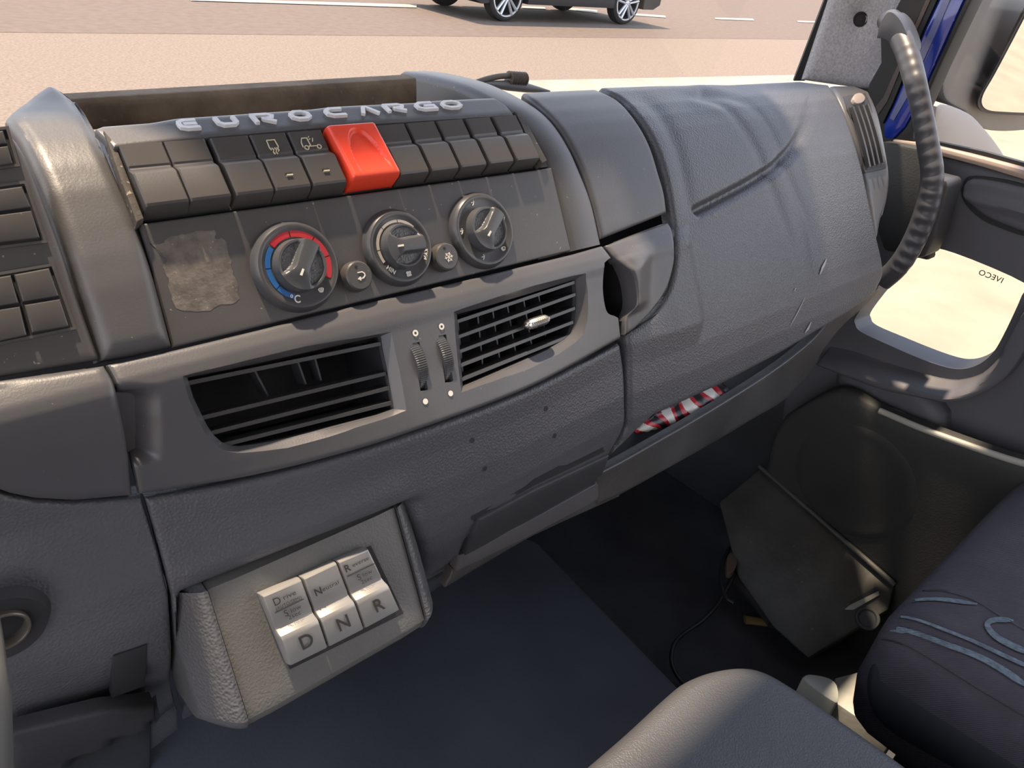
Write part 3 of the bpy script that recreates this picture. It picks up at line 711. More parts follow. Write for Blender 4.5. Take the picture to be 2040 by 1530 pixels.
def Empty_part(name, parent, loc, label=None):
    o = bpy.data.objects.new(name, None); C.objects.link(o); o.empty_display_size = .01; o.parent = parent; o.location = Vector(np.array(loc)-base_of(parent))
    if label: o['label'] = label
    return o
dial(592, 531, (580, 592), 'temp', 'left rotary dial with blue and red temperature scale', .0222)
dial(795, 493, (740, 500), 'fan', 'middle rotary dial marked MIN and MAX', .0205)
dial(962, 459, (946, 512), 'air', 'right rotary dial with air direction symbols', .0222)
def pbutton(cx, cy, R, kind, label):
    a, b = F1.loc(cx, cy, .006); d = Empty_part('push_button', ccp, F1.p(a, b, 0), label)
    lathe('button_cap', F1, a, b, [(R+.0004, -.001), (R+.0002, .0045), (R-.0002, .0058), (R-.0010, .0064), (.0003, .0064)], m_switch, d, 40)
    lathe('indicator_hole', F1, a-.0008, b+R*.62, [(.0009, .0063), (.0009, .0066), (.0002, .0067)], m_dark, d, 14)
    fn = lambda x, y, cc: F1.p(a+x, b+y, cc)
    if kind == 'u':
        strokes('printed_symbol', fn, [([(-.0010, .0017), (.0018, .0017), (.0030, .0006), (.0030, -.0006), (.0018, -.0017), (-.0008, -.0017)], 0), ([(.0001, -.0009), (-.0012, -.0017), (.0001, -.0026)], 0)], .0006, .006, .0068, m_white, d)
    else:
        pls = []
        for k in range(3):
            th = math.pi*k/3+.1; c, s = math.cos(th), math.sin(th); pls.append(([(-c*.0030, -s*.0030), (c*.0030, s*.0030)], 0))
        for k in range(6):
            th = math.pi*k/3+.1; c, s = math.cos(th), math.sin(th); pls.append(([(c*.0022-s*.0008, s*.0022+c*.0008), (c*.0016, s*.0016), (c*.0022+s*.0008, s*.0022-c*.0008)], 0))
        strokes('printed_symbol', fn, [([(x+.0006, y-.0006) for x, y in p_], c_) for p_, c_ in pls], .00038, .006, .0068, m_white, d)
pbutton(716, 549, .0082, 'u', 'round push button with a U-shaped recirculation arrow')
pbutton(891, 511, .0082, 'snow', 'round push button with a snowflake symbol')

# ================================================================== instrument side panel with square switches (left edge)
inst = thing('switch_panel', 'dark side panel with square black switches at the left edge', 'control panel', F1.p(.03, -.05, 0))
patch('panel_plate', m_panel, [(-150, 275), (2, 250)], [(-150, 775), (0, 750), (200, 716)], [(-150, 275), (-150, 775)], smooth_pl([(2, 250), (34, 282), (56, 322), (86, 395), (125, 500), (160, 605), (200, 716)]),
      F1.plane(0), 20, 24, 0, None, .003, .01, inst)
def isw(rec, keys, gname, labels):
    f2poly('switch_recess', m_dark, uvp(F1, rec), .0001, .0004, inst, F1)
    # raised lip round the recess
    strokes('recess_lip', lambda a, b, cc: F1.p(a, b, cc), [(uvp(F1, rec), 1)], .0012, 0, .0012, m_panel, inst)
    for q, lb in zip(keys, labels):
        uv = uvp(F1, q, .003); c = np.mean(uv, axis=0); t = thing('square_switch', lb, 'switch', F1.p(c[0], c[1], 0), gname)
        f2poly('switch_key', m_switch, uv, .0004, .0034, t, F1, .0008)
g_ = 'square black switches on the left side panel'
isw([(-100, 268), (14, 256), (36, 330), (-100, 350)], [[(-90, 272), (6, 260), (14, 286), (-90, 300)], [(-90, 304), (16, 290), (26, 326), (-90, 345)]], g_,
    ['upper of the two topmost black switches cut off by the left edge', 'lower of the two topmost black switches cut off by the left edge'])
isw([(-90, 382), (50, 364), (90, 482), (-90, 505)], [[(-80, 388), (44, 371), (62, 413), (-80, 432)], [(-80, 438), (63, 419), (80, 474), (-80, 492)]], g_,
    ['upper black switch of the middle left pair', 'lower black switch of the middle left pair'])
isw([(-60, 556), (104, 528), (148, 654), (-60, 697)], [[(-50, 560), (22, 548), (38, 604), (-50, 618)], [(28, 547), (98, 534), (118, 590), (45, 602)], [(-50, 624), (40, 610), (54, 668), (-50, 690)], [(48, 607), (120, 595), (138, 650), (64, 663)]], g_,
    ['upper left black switch of the lower block of four', 'upper right black switch of the lower block of four', 'lower left black switch of the lower block of four', 'lower right black switch of the lower block of four'])
# padded roll under it and knee panel
patch('knee_roll', m_band, [(-150, 785), (0, 757), (110, 742), (207, 727)], [(-150, 955), (-40, 962), (20, 984), (70, 994), (150, 998), (263, 988)],
      [(-150, 785), (-150, 955)], smooth_pl([(207, 727), (228, 765), (243, 830), (255, 900), (263, 988)]), G, 44, 40, .0015, None, .0035, .012, dash)
patch('knee_panel', m_leather, [(-150, 966), (-40, 972), (20, 992), (70, 1002), (150, 1006), (283, 995)], [(-150, 1620), (100, 1560), (300, 1480), (352, 1440)],
      [(-150, 966), (-150, 1620)], [(283, 995), (315, 1095), (338, 1190), (345, 1290), (352, 1440)], G, 44, 50, -.001, lambda X, Y: -.006*sst(1290, 1400, Y), .003, .01, dash)

# ================================================================== vent surround
def band_disp(X, Y):
    h = np.zeros(X.shape)
    yy = sst(762, 800, Y)*(1-sst(905, 926, Y-(X-275)*-.06)); xx = (1-sst(262, 325, X))
    h += -.010*yy*xx
    return h
BT = [(211, 726), (260, 715), (345, 697), (520, 655), (700, 610), (920, 559), (1140, 506), (1199, 489)]
BB = smooth_pl([(276, 986), (500, 949), (700, 899), (850, 850), (1000, 795), (1100, 750), (1237, 674)], 5)
BLf = smooth_pl([(211, 726), (232, 768), (247, 830), (259, 900), (276, 986)]); BRt = [(1199, 489), (1218, 514), (1222, 560), (1232, 628), (1237, 674)]
band = patch('vent_surround', m_band, BT, BB, BLf, BRt, G, 130, 56, .0010, band_disp, .0025, .006, dash, smooth=50)
VL = [(378, 753), (470, 735), (600, 706), (700, 684), (765, 670), (770, 700), (777, 732), (785, 775), (792, 816), (760, 828), (689, 847), (630, 862), (572, 876), (520, 886), (482, 891), (462, 889), (446, 882), (430, 868), (418, 850), (409, 833), (399, 812), (390, 793)]
VR = [(917, 626), (980, 609), (1060, 585), (1154, 556), (1156, 590), (1155, 618), (1152, 645), (1145, 664), (1132, 677), (1100, 696), (1053, 718), (1010, 737), (973, 753), (929, 771), (925, 720), (921, 670)]
def ring(pts, off, sc=1.0, tr=None):
    c = np.mean(pts, axis=0); out = []
    for x, y in pts:
        d = np.array([x, y])-c; L = np.linalg.norm(d); q = c+d*(1+(sc/L)); p, n = G(*q)
        out.append(p+np.array([0, -.90, .42])*off)
    return out
def cut_vent(pts):
    boolcut(band, *prism_data([ring(pts, .004, 26), ring(pts, 0.0002, 13), ring(pts, -.0035, 0), ring(pts, -.03, 0)]))
cut_vent(VL); cut_vent(VR)
IN = np.array([0, .90, -.42])
for pts, nm in ((VL, 'left'), (VR, 'right')):
    a = ring(pts, -.0030, 1.5); bk = [p+IN*.05 for p in a]; k = len(a)
    F = [(i, (i+1) % k, k+(i+1) % k, k+i) for i in range(k)]+[tuple(range(k, 2*k))]
    from_data('air_duct', a+bk, F, m_dark, dash, 40)
def vent(nm, label, slats, verts, depth=.004, blen=.011):
    t = thing(nm, label, 'air vent', G(*np.mean([np.mean(s, axis=0) for s in slats], axis=0))[0]+IN*.012)
    for s in slats:
        p, _ = G(*s[0]); q, _ = G(*s[1]); p = p+IN*depth; q = q+IN*depth; ax = q-p; ay = IN*blen; az = nrm(np.cross(ax, ay))*.0013
        if az[2] < 0: az = -az
        V, F = box_data(p-az, ax, ay, az*1.6); from_data('slat', V, F, m_slat, t, 30)
    for s in verts:
        p, _ = G(*s[0]); q, _ = G(*s[1]); p = p+IN*(depth+.014); q = q+IN*(depth+.014); V, F = box_data(p, q-p, IN*.010, (.0011, 0, 0)); from_data('rear_vane', V, F, m_slat, t, 30)
    return t
lv = vent('air_vent', 'left centre air vent with a wide gap between its slats', [((381, 763), (766, 684)), ((404, 834), (776, 744)), ((424, 864), (783, 773)), ((448, 888), (788, 803))],
     [((533, 743), (560, 795)), ((620, 722), (637, 770)), ((655, 715), (668, 762))])
rv = vent('air_vent', 'right centre air vent with a chrome adjuster tab', [((918, 640), (1156, 560)), ((920, 671), (1156, 585)), ((921, 701), (1154, 613)), ((923, 729), (1150, 641)), ((926, 757), (1140, 670))],
     [((945, 640), (956, 750)), ((985, 625), (996, 735)), ((1015, 615), (1030, 720)), ((1045, 608), (1062, 705)), ((1078, 598), (1094, 690)), ((1108, 588), (1122, 670))])
p, n_ = G(1066, 642); tb = lathe_tab = None
q0 = G(1043, 650)[0]+IN*-.001; q1 = G(1090, 634)[0]+IN*-.001
def tab():
    V = []; F = []; k = 26; seg = 16; d = q1-q0; up = nrm(np.cross(d, IN)); up = up if up[2] > 0 else -up
    for i in range(k+1):
        t = i/k; r = .0034*math.sqrt(max(.05, 1-(2*t-1)**4))+(.00035 if i % 2 else 0)
        for j in range(seg):
            th = 2*math.pi*j/seg; V.append(q0+d*t+up*r*math.cos(th)+IN*r*1.3*math.sin(th))
    for i in range(k):
        for j in range(seg): F.append((i*seg+j, i*seg+(j+1) % seg, (i+1)*seg+(j+1) % seg, (i+1)*seg+j))
    F += [tuple(range(seg)), tuple(k*seg+j for j in range(seg))]
    o = from_data('adjuster_tab', V, F, m_chrome, rv, 20); o['label'] = 'ribbed chrome tab'
tab()
# thumbwheels in slots, with printed rings and dots
tg = 'ribbed thumbwheels between the two centre vents'
for sl, lb in (([(820, 684), (834, 681), (851, 776), (836, 780)], 'left ribbed thumbwheel between the two centre vents'), ([(872, 669), (887, 666), (901, 759), (885, 764)], 'right ribbed thumbwheel between the two centre vents')):
    A_ = [G(*q)[0]-IN*.004 for q in sl]; B_ = [G(*q)[0]+IN*.016 for q in sl]; boolcut(band, *prism_data([A_, B_]))
    A2 = [G(*q)[0]+IN*.004 for q in sl]; B2 = [p+IN*.03 for p in A2]; from_data('wheel_slot', A2+B2, [(i, (i+1) % 4, 4+(i+1) % 4, 4+i) for i in range(4)]+[(4, 5, 6, 7)], m_dark, dash, 30)
    c = np.mean([G(*q)[0] for q in sl], axis=0); R = .0190; hl = np.linalg.norm(G(*sl[0])[0]-G(*sl[3])[0])/2
    ctr = c+IN*(R-.0042); t = thing('thumbwheel', lb, 'thumbwheel', ctr, tg); wv = .0034; V = []; F = []; k = 180
    for i in range(k):
        th = 2*math.pi*i/k; r = R*(1 if i % 2 else .972)
        for x, rr in ((-wv, r*.96), (-wv*.7, r), (wv*.7, r), (wv, r*.96)): V.append(ctr+np.array([x+.0004, rr*math.cos(th), rr*math.sin(th)]))
    for i in range(k):
        for j in range(3): F.append((i*4+j, ((i+1) % k)*4+j, ((i+1) % k)*4+j+1, i*4+j+1))
    F += [tuple(i*4 for i in range(k)), tuple(i*4+3 for i in range(k))]
    from_data('ribbed_wheel', V, F, m_knob, t, 25)
def onG(px, py, rad, inner, nm):
    p, n = G(px, py); u = nrm(np.cross(n, [0, 0, 1])); v = np.cross(n, u); V = []; F = []; k = 24
    for i in range(k):
        th = 2*math.pi*i/k; d = u*math.cos(th)+v*math.sin(th); V += [p+n*.0015+d*rad, p+n*.0015+d*inner]
    F = [(2*i, 2*((i+1) % k), 2*((i+1) % k)+1, 2*i+1) for i in range(k)]
    if inner < 1e-5: F = [tuple(2*i for i in range(k))]
    from_data(nm, V, F, m_white, dash, None)
onG(825, 664, .0019, .0008, 'printed_ring'); onG(877, 651, .0019, .0008, 'printed_ring'); onG(845, 800, .0017, 0, 'printed_dot'); onG(895, 784, .0017, 0, 'printed_dot')
# dark pocket and pull lever at the right end of the surround
PK = smooth_pl([(1203, 526), (1212, 518), (1221, 518), (1228, 540), (1234, 580), (1237, 615), (1232, 631), (1222, 627), (1209, 621), (1203, 600), (1201, 560), (1203, 526)], 3)[:-1]
boolcut(band, *prism_data([ring(PK, .006, 5), ring(PK, 0.0, 2), ring(PK, -.02, 0)]))
a = [G(*q)[0]+IN*.003 for q in [(1196, 512), (1262, 500), (1266, 640), (1200, 640)]]; bk = [p+IN*.03 for p in a]
from_data('lever_pocket', a+bk, [(i, (i+1) % 4, 4+(i+1) % 4, 4+i) for i in range(4)]+[(4, 5, 6, 7)], m_dark, dash, 30)
def lev_disp(X, Y):
    left = 1-sst(1246, 1300, X-(Y-560)*-.05); m_ = sst(512, 552, Y-(X-1222)*-.5)*(1-sst(606, 632, Y+(X-1250)*.35))
    return .008*left*m_
patch('glove_compartment_lever', m_satin, [(1203, 491), (1265, 467), (1328, 444)], [(1243, 668), (1262, 655), (1290, 628), (1312, 600)],
      smooth_pl([(1203, 491), (1222, 513), (1238, 538), (1249, 568), (1253, 608), (1244, 636), (1243, 668)]), smooth_pl([(1328, 444), (1337, 462), (1341, 490), (1340, 525), (1328, 570), (1312, 600)]),
      G, 50, 50, .002, lev_disp, .0025, .006, dash, smooth=50)
# ================================================================== centre fascia below the vents
FB = [(289, 994), (500, 957), (700, 907), (850, 858), (1000, 803), (1100, 758), (1236, 684)]
def fas_disp(X, Y):
    yl = 1182-.40*(X-345); return .0014*np.exp(-((Y-yl+26)/22)**2)*sst(345, 380, X)*(1-sst(780, 830, X)) - .012*sst(-4, 26, Y-yl)*sst(350, 366, X)*(1-sst(818, 850, X))
fas = patch('centre_fascia', m_leather, smooth_pl(FB, 5), [(362, 1420), (480, 1360), (640, 1290), (800, 1215), (890, 1150), (906, 1120), (925, 1074), (1010, 1025), (1110, 975), (1208, 915)],
      [(289, 994), (318, 1095), (343, 1190), (353, 1300), (362, 1420)], smooth_pl([(1236, 684), (1244, 740), (1246, 800), (1243, 850), (1208, 915)]), G, 90, 70, .0002, fas_disp, .003, .008, dash, smooth=60)
for q in [(1087, 814), (940, 877), (1104, 868), (965, 933)]:
    p, n = G(*q); u = nrm(np.cross(n, [0, 0, 1])); v = np.cross(n, u); R = .0016
    rg = lambda r, o: [p+n*o+(u*math.cos(2*math.pi*i/16)+v*math.sin(2*math.pi*i/16))*r for i in range(16)]
    V, F = prism_data([rg(R*1.22, .0001), rg(R*1.18, .0006), rg(R, .0006)]); F = F[:-2]; hr = from_data('screw_hole', V, F, m_dirtedge, dash, 20)
    from_data('hole_bottom', rg(R*1.02, .0005), [tuple(range(16))], m_dark, hr, None)
# fold-out tray front under the fascia
slot = [(1048, 967), (1062, 955), (1112, 928), (1128, 926), (1200, 891), (1204, 899), (1140, 930), (1060, 968)]
class Off:
    def __init__(s, y): s.pl = PY(y)
    def __call__(s, a, b): return s.pl(a, b)
solid_poly('tray_slot', m_dark, slot, G, .0005, .008, dash)
solid_poly('tray_slot', m_dark, [(938, 1028), (1048, 967), (1060, 968), (950, 1030), (921, 1085)], G, .0006, .008, dash)
TSL = PY(.2840)
patch('fold_out_tray', m_under, [(950, 1030), (1060, 972), (1209, 903)], [(919, 1106), (1050, 1040), (1190, 962)], [(950, 1030), (932, 1065), (919, 1106)], [(1209, 903), (1200, 930), (1190, 962)],
      G, 24, 10, .0030, None, .0015, .008, dash)
patch('fascia_lower_lip', m_satin, [(915, 1108), (1050, 1042), (1190, 964), (1200, 940)], [(908, 1140), (1050, 1072), (1200, 992)], [(915, 1108), (908, 1140)], [(1200, 940), (1200, 992)],
      TSL, 24, 6, 0, None, .0015, .006, dash)
patch('fascia_lower_lip', m_dirtedge, [(907, 1138), (1050, 1070), (1200, 990)], [(890, 1175), (1062, 1072), (1240, 990)], [(907, 1138), (890, 1175)], [(1200, 990), (1240, 990)],
      TSL, 24, 6, -.0015, None, .002, .006, dash)
# open tray below the glove compartment
TS = PY(.2838)
TT = smooth_pl([(1188, 945), (1240, 918), (1300, 884), (1370, 844), (1440, 802), (1510, 758), (1570, 716), (1622, 672), (1660, 628), (1700, 606), (1752, 572)])
TBm = smooth_pl([(1190, 1008), (1240, 985), (1330, 935), (1420, 884), (1500, 836), (1560, 800), (1610, 752), (1640, 700), (1680, 650), (1720, 615), (1756, 580)])
patch('tray_lip', m_dirtedge, TT, TBm, [TT[0], TBm[0]], [TT[-1], TBm[-1]], TS, 60, 10, 0, None, .0025, .005, dash)
tube('lip_highlight', [TS(x, y+1)[0]+np.array([0, -.0002, 0]) for x, y in TT[:-8]], .0011, m_satin, dash, 8)  # thin lighter tube added to stand for the highlight along the lip
# tray floor behind the lip, back wall
V = []; k = 24
tt = resamp(TT, np.linspace(0, .9, k))
f0 = [TS(x, y+6)[0]+np.array([0, .004, -.006]) for x, y in tt]; f1 = [p+np.array([0, .09, .012]) for p in f0]; f2 = [p+np.array([0, .09, .06]) for p in f0]
V = f0+f1+f2; F = []
for i in range(k-1):
    for j in range(2): F.append((j*k+i, j*k+i+1, (j+1)*k+i+1, (j+1)*k+i))
from_data('tray_floor', V, F, m_under, dash, 40)
# underside of the dash going forward
u0 = [TS(x, y-4)[0]+np.array([0, .003, 0]) for x, y in resamp(TBm, np.linspace(0, 1, 20))]; u1 = [p+np.array([0, .45, -.02]) for p in u0]
from_data('dash_underside', u0+u1, [(i, i+1, 21+i, 20+i) for i in range(19)], m_under, dash, 40)

# rolled striped packet lying in the tray
wr = thing('rolled_packet', 'red, white and black striped rolled packet stuffed in the open tray', 'packet', PY(.30)(1350, 815)[0])
cl = [(1264, 860), (1285, 848), (1312, 838), (1340, 827), (1365, 815), (1390, 803), (1412, 795), (1430, 788), (1441, 784)]
hw = [2, 8, 12, 16, 20, 22, 22, 20, 10]
WP = PY(.3055); cpts = smooth_pl(cl, 4); rr = np.interp(np.linspace(0, 1, len(cpts)), np.linspace(0, 1, len(hw)), hw)
P3 = [WP(*q)[0] for q in cpts]; R3 = []
for i, q in enumerate(cpts):
    p = WP(q[0], q[1]-rr[i])[0]; R3.append(max(.0015, np.linalg.norm(p-P3[i])*.93)*(1+.07*math.sin(i*2.1)))
V, F = tube_data(P3, R3, 20)
V = [v+np.array([0, 0, 0])+nrm(v-P3[i//20])*(.0012*math.sin((i % 20)*1.9+i*.13)) if np.linalg.norm(v-P3[i//20]) > 1e-6 else v for i, v in enumerate(V)]
from_data('striped_wrap', V, F, m_wrap, wr, 60)

# ================================================================== gear selector
gs = thing('gear_selector', 'grey gear selector pod with three silver D, N and R buttons', 'gear selector', F3.p(.14, -.07, 0))
def podprof(d):  # (y,z) profile, d = inset from face
    A_ = F3.p(0, .0030, -d); B_ = F3.p(0, -.0610, -d)
    pts = [(A_[1]+.012, A_[2]+.004), (A_[1], A_[2]), (B_[1], B_[2])]
    c = B_+np.array([0, .018, -.010]); 
    return [(A_[1]+.02, A_[2]+.001), (A_[1]+.003, A_[2]+.001), (A_[1]-.0002, A_[2]-.0006), (A_[1]-.0012, A_[2]-.0020), (B_[1], B_[2]), (B_[1]-.0015, B_[2]-.006), (B_[1]-.0005, B_[2]-.013), (B_[1]+.004, B_[2]-.019), (B_[1]+.012, B_[2]-.024), (B_[1]+.035, B_[2]-.030)]
def pod(name, x0, x1, d0, d1, m, slope=0, bev=.002):
    nx = 9; V = []; F = []; A0 = smooth_pl(podprof(0), 5); n = len(A0)
    for i in range(nx):
        t = i/(nx-1); x = x0+(x1-x0)*t; d = d0+(d1-d0)*t
        e = min(t, 1-t)*(x1-x0); d += bev*(1-math.sqrt(max(0, 1-max(0, 1-e/bev)**2)))
        for y, z in smooth_pl(podprof(d), 5): V.append((x+slope*0, y, z))
    for i in range(nx-1):
        for j in range(n-1): F.append((i*n+j, i*n+j+1, (i+1)*n+j+1, (i+1)*n+j))
    F.append(tuple(range(n))); F.append(tuple((nx-1)*n+j for j in range(n)))
    return from_data(name, V, F, m, gs, 50)
# leather housing: flanks taper outward to the dash
def flank(name, xa, xb, dd):
    n = None; V = []; F = []; nx = 14
    for i in range(nx):
        t = i/(nx-1); x = xa+(xb-xa)*t; d = -.0010+dd*(1-math.cos(t*math.pi/2))
        pr = smooth_pl(podprof(d), 5); n = len(pr)
        for j, (y, z) in enumerate(pr):
            s = j/(n-1); V.append((x+(xb-xa)*t*.0, y+t*.0, z+.010*t*s))
    for i in range(nx-1):
        for j in range(n-1): F.append((i*n+j, i*n+j+1, (i+1)*n+j+1, (i+1)*n+j))
    F.append(tuple(range(n))); F.append(tuple((nx-1)*n+j for j in range(n)))
    return from_data(name, V, F, m_leather2, gs, 60)
flank('side_skin', .0862, .0700, .030); flank('side_skin', .1990, .2105, .012)
pod('face_plate', .0870, .1983, 0, 0, mat('grey_selector_face', (.125, .124, .118), .42, .5, bump=('noise', 700, .35, .0008), vary=(25, .10)), bev=.0015)
f2poly('button_recess', m_dark, uvp(F3, [(516, 1188), (738, 1087), (803, 1222), (577, 1333)]), .0002, .0006, gs, F3)
SB = [((520, 1187), (602, 1152), (655, 1290), (578, 1328)), ((602, 1152), (672, 1119), (727, 1253), (655, 1290)), ((672, 1119), (735, 1092), (798, 1215), (727, 1253))]
sb_l = ['silver button marked D', 'silver button marked N', 'silver button marked R']
for k, q in enumerate(SB):
    uv = uvp(F3, q, .008); e = Empty_part('selector_button', gs, F3.p(*np.mean(uv, axis=0), 0), sb_l[k])
    (tlx, tly), (trx, try_), (brx, bry), (blx, bly) = uv; g = .0004
    # key follows the slightly skewed column
    pr = [(1.0, .0004), (1.0, .0062), (.985, .0078), (.97, .0082), (.57, .0072), (.54, .0066), (.51, .0066), (.47, .0078), (.43, .0100), (.40, .0105), (.36, .0104), (.04, .0088), (.015, .0084), (0, .0070), (-.004, .0004)]
    xs = [0, .02, .06, .94, .98, 1]; dz = [-.0018, -.0005, 0, 0, -.0005, -.0018]; V = []; F = []
    for v, w in pr:
        ax = blx+(tlx-blx)*v+g; bx = brx+(trx-brx)*v-g; ay = bly+(tly-bly)*v; by = bry+(try_-bry)*v
        ym = (min(bly, bry)+(max(tly, try_)-min(bly, bry))*v)
        V.append(F3.p(ax, ay, .0003)); V += [F3.p(ax+(bx-ax)*x, ay+(by-ay)*x, max(.0004, w+d)) for x, d in zip(xs, dz)]; V.append(F3.p(bx, by, .0003))
    n = 8
    for j in range(len(pr)-1):
        for i in range(n-1): F.append((j*n+i, j*n+i+1, (j+1)*n+i+1, (j+1)*n+i))
    F.append(tuple(range(n))); F.append(tuple((len(pr)-1)*n+i for i in range(n)))
    from_data('button_key', V, F, m_silver, e, 30)
    H = (tly+try_-bly-bry)/2; Wd = (trx-tlx+brx-blx)/2
    def fn(x, y, cc, tlx=tlx, blx=blx, bly=bly, H=H, Wd=Wd, bry=bry):
        v = (y)/H; return F3.p(blx+(tlx-blx)*v+x, (bly+bry)/2+y, cc)
    up = .0088
    text('printed_letter', 'DNR'[k], fn, Wd*.52, H*.23, .0105, m_print, e, .0109, 0, 1.0, wid=.00015)
    if k == 0:
        text('printed_word', 'D', fn, Wd*.27, H*.86, .0058, m_print, e, up, 0, 1); text('printed_word', 'rive', fn, Wd*.58, H*.865, .0037, m_print, e, up, 0, 1.2)
        text('printed_word', '(AUTO/SEMI)', fn, Wd*.5, H*.775, .0024, m_print, e, up, 0, 1)
        strokes('printed_rule', fn, [([(Wd*.14, H*.735), (Wd*.86, H*.735)], 0)], .0002, up-.001, up, m_print, e)
        text('printed_word', 'S', fn, Wd*.36, H*.67, .0050, m_print, e, up, 0, 1); text('printed_word', 'low', fn, Wd*.60, H*.67, .0034, m_print, e, up, 0, 1.1)
        text('printed_word', '2sec', fn, Wd*.52, H*.60, .0034, m_print, e, up, 0, 1.1)
    elif k == 1:
        text('printed_word', 'N', fn, Wd*.24, H*.75, .0058, m_print, e, up, 0, 1, wid=.0001); text('printed_word', 'eutral', fn, Wd*.58, H*.75, .0033, m_print, e, up, 0, 1.2)
    else:
        text('printed_word', 'R', fn, Wd*.16, H*.87, .0058, m_print, e, up, 0, 1, wid=.0001); text('printed_word', 'everse', fn, Wd*.55, H*.875, .0031, m_print, e, up, 0, 1.2)
        strokes('printed_rule', fn, [([(Wd*.10, H*.765), (Wd*.90, H*.765)], 0)], .0002, up-.001, up, m_print, e)
        text('printed_word', 'S', fn, Wd*.36, H*.69, .0050, m_print, e, up, 0, 1); text('printed_word', 'low', fn, Wd*.60, H*.69, .0034, m_print, e, up, 0, 1.1)
        text('printed_word', '2sec', fn, Wd*.52, H*.61, .0034, m_print, e, up, 0, 1.1)

# ================================================================== lower left: key ring surround, lever, dark recess
KP = PY(.290)
kc = KP(8, 1258)[0]; kr = thing('ignition_lock', 'dark round ignition lock with a pale metal ring at the left edge', 'lock', kc)
KF = Frame(kc, (0, 0, 1), (0, -1, 0))
lathe('lock_ring', KF, 0, 0, [(.0102, -.006), (.0102, .0005), (.0098, .0011), (.0091, .0011), (.0087, .0004), (.0085, -.006)], mat('dull_lock_ring', (.15, .13, .11), .4, .5, metal=.5), kr, 48)
lathe('lock_body', KF, 0, 0, [(.0195, -.006), (.017, -.0008), (.0103, -.0015), (.0083, -.004), (.0003, -.0045)], m_dark, kr, 48)
solid_poly('knee_recess', m_dark, [(226, 1308), (294, 1284), (290, 1366), (222, 1392)], G, .0002, .004, dash, bevel=.0008)
patch('knee_ledge', m_under, [(14, 1440), (200, 1395), (300, 1385)], [(4, 1600), (300, 1560)], [(14, 1440), (4, 1600)], [(300, 1385), (300, 1560)], G, 12, 8, .008, None, .004, .006, dash)
sc_ = tube('handbrake_lever', [ray(-40, 1180)*.27/ray(-40, 1180)[1], ray(-36, 1290)*.25/ray(-36, 1290)[1], ray(-28, 1400)*.22/ray(-28, 1400)[1], ray(-26, 1620)*.20/ray(-26, 1620)[1]], [.005, .007, .0075, .008], mat('worn_grey_lever', (.085, .085, .083), .5, .4), None, 16, origin=ray(-4, 1400)*.22/ray(-4, 1400)[1])
tag(sc_, 'pale grey lever at the lower left edge of the picture', 'lever')

# ================================================================== passenger door, pillar, window, handle
door = tag(thing('door_1', loc=(1.0, .1, -.85)), kind='structure')
DP = PX(1.0)
dpanel = patch('door_panel', m_door, [(1600, 300), (1700, 285), (1772, 284), (1900, 316), (2060, 356), (2300, 420)], [(1500, 1500), (1900, 1500), (2400, 1300)], [(1600, 300), (1500, 1500)], [(2300, 420), (2400, 1300)],
      DP, 50, 50, 0, None, .008, .03, door)
HW = smooth_pl([(1838, 497), (1900, 512), (2032, 566), (2028, 590), (1990, 668), (1968, 702), (1940, 722), (1905, 728), (1860, 716), (1780, 684), (1724, 660), (1712, 645), (1715, 628), (1760, 570), (1800, 520), (1838, 497)], 4)[:-1]
def pring(pts, surf, off, grow):
    c = np.mean(pts, axis=0); out = []
    for x, y in pts:
        d = np.array([x, y])-c; L = np.linalg.norm(d); q = c+d*(1+grow/L); p, n = surf(*q); out.append(p+np.array([-1., 0, 0])*off)
    return out
boolcut(dpanel, *prism_data([pring(HW, DP, .02, 22), pring(HW, DP, 0.0, 8), pring(HW, DP, -.06, -1)]))
kg = from_data('kick_window', pring(HW, PX(1.035), 0, 10), [tuple(range(len(HW)))], m_glass, door, None)
text('printed_brand', 'IVECO', lambda a, b, c: PX(1.03)(1974, 551)[0]+np.array([0, -a*1.0, b]), 0, 0, .0095, m_print, door, 0, -.02, -1.0, wid=.0001)
# paler sill ledge round the kick window
patch('window_ledge', m_door, smooth_pl([(1652, 690), (1700, 700), (1790, 730), (1870, 752), (1912, 756), (1958, 742), (1998, 700), (2052, 596)]), smooth_pl([(1648, 716), (1700, 736), (1780, 764), (1860, 780), (1910, 788), (1970, 772), (2030, 728), (2100, 610)]),
      [(1652, 690), (1648, 716)], [(2052, 596), (2100, 610)], PX(.998), 40, 10, 0, lambda X, Y: .034*sst(0, 26, Y-np.interp(X, [1652, 1700, 1790, 1870, 1912, 1958, 1998, 2052], [690, 700, 730, 752, 756, 742, 700, 596])), .004, .02, door)
patch('door_bulge', m_door, smooth_pl([(1660, 735), (1710, 728), (1790, 755), (1850, 790), (1880, 830)]), smooth_pl([(1650, 800), (1700, 800), (1760, 830), (1830, 880), (1880, 900)]), [(1660, 735), (1650, 800)], [(1880, 830), (1880, 900)], PX(.975), 20, 12, 0, None, .02, .03, door)
# door pocket
PT = smooth_pl([(1560, 830), (1625, 790), (1665, 776), (1700, 786), (1752, 815), (1850, 855), (1980, 902), (2060, 925), (2300, 990)])
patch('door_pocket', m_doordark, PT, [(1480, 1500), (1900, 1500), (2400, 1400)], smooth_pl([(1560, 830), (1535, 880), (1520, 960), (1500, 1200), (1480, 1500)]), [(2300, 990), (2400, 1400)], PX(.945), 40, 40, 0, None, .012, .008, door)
rimq = smooth_pl([(1752, 818), (1850, 859), (1980, 905), (2060, 929), (2300, 994)])
tube('pocket_rim', [PX(.946)(*q)[0] for q in rimq], .0042, m_edge, door, 10)  # sunlight along the pocket edge painted as a pale rim colour
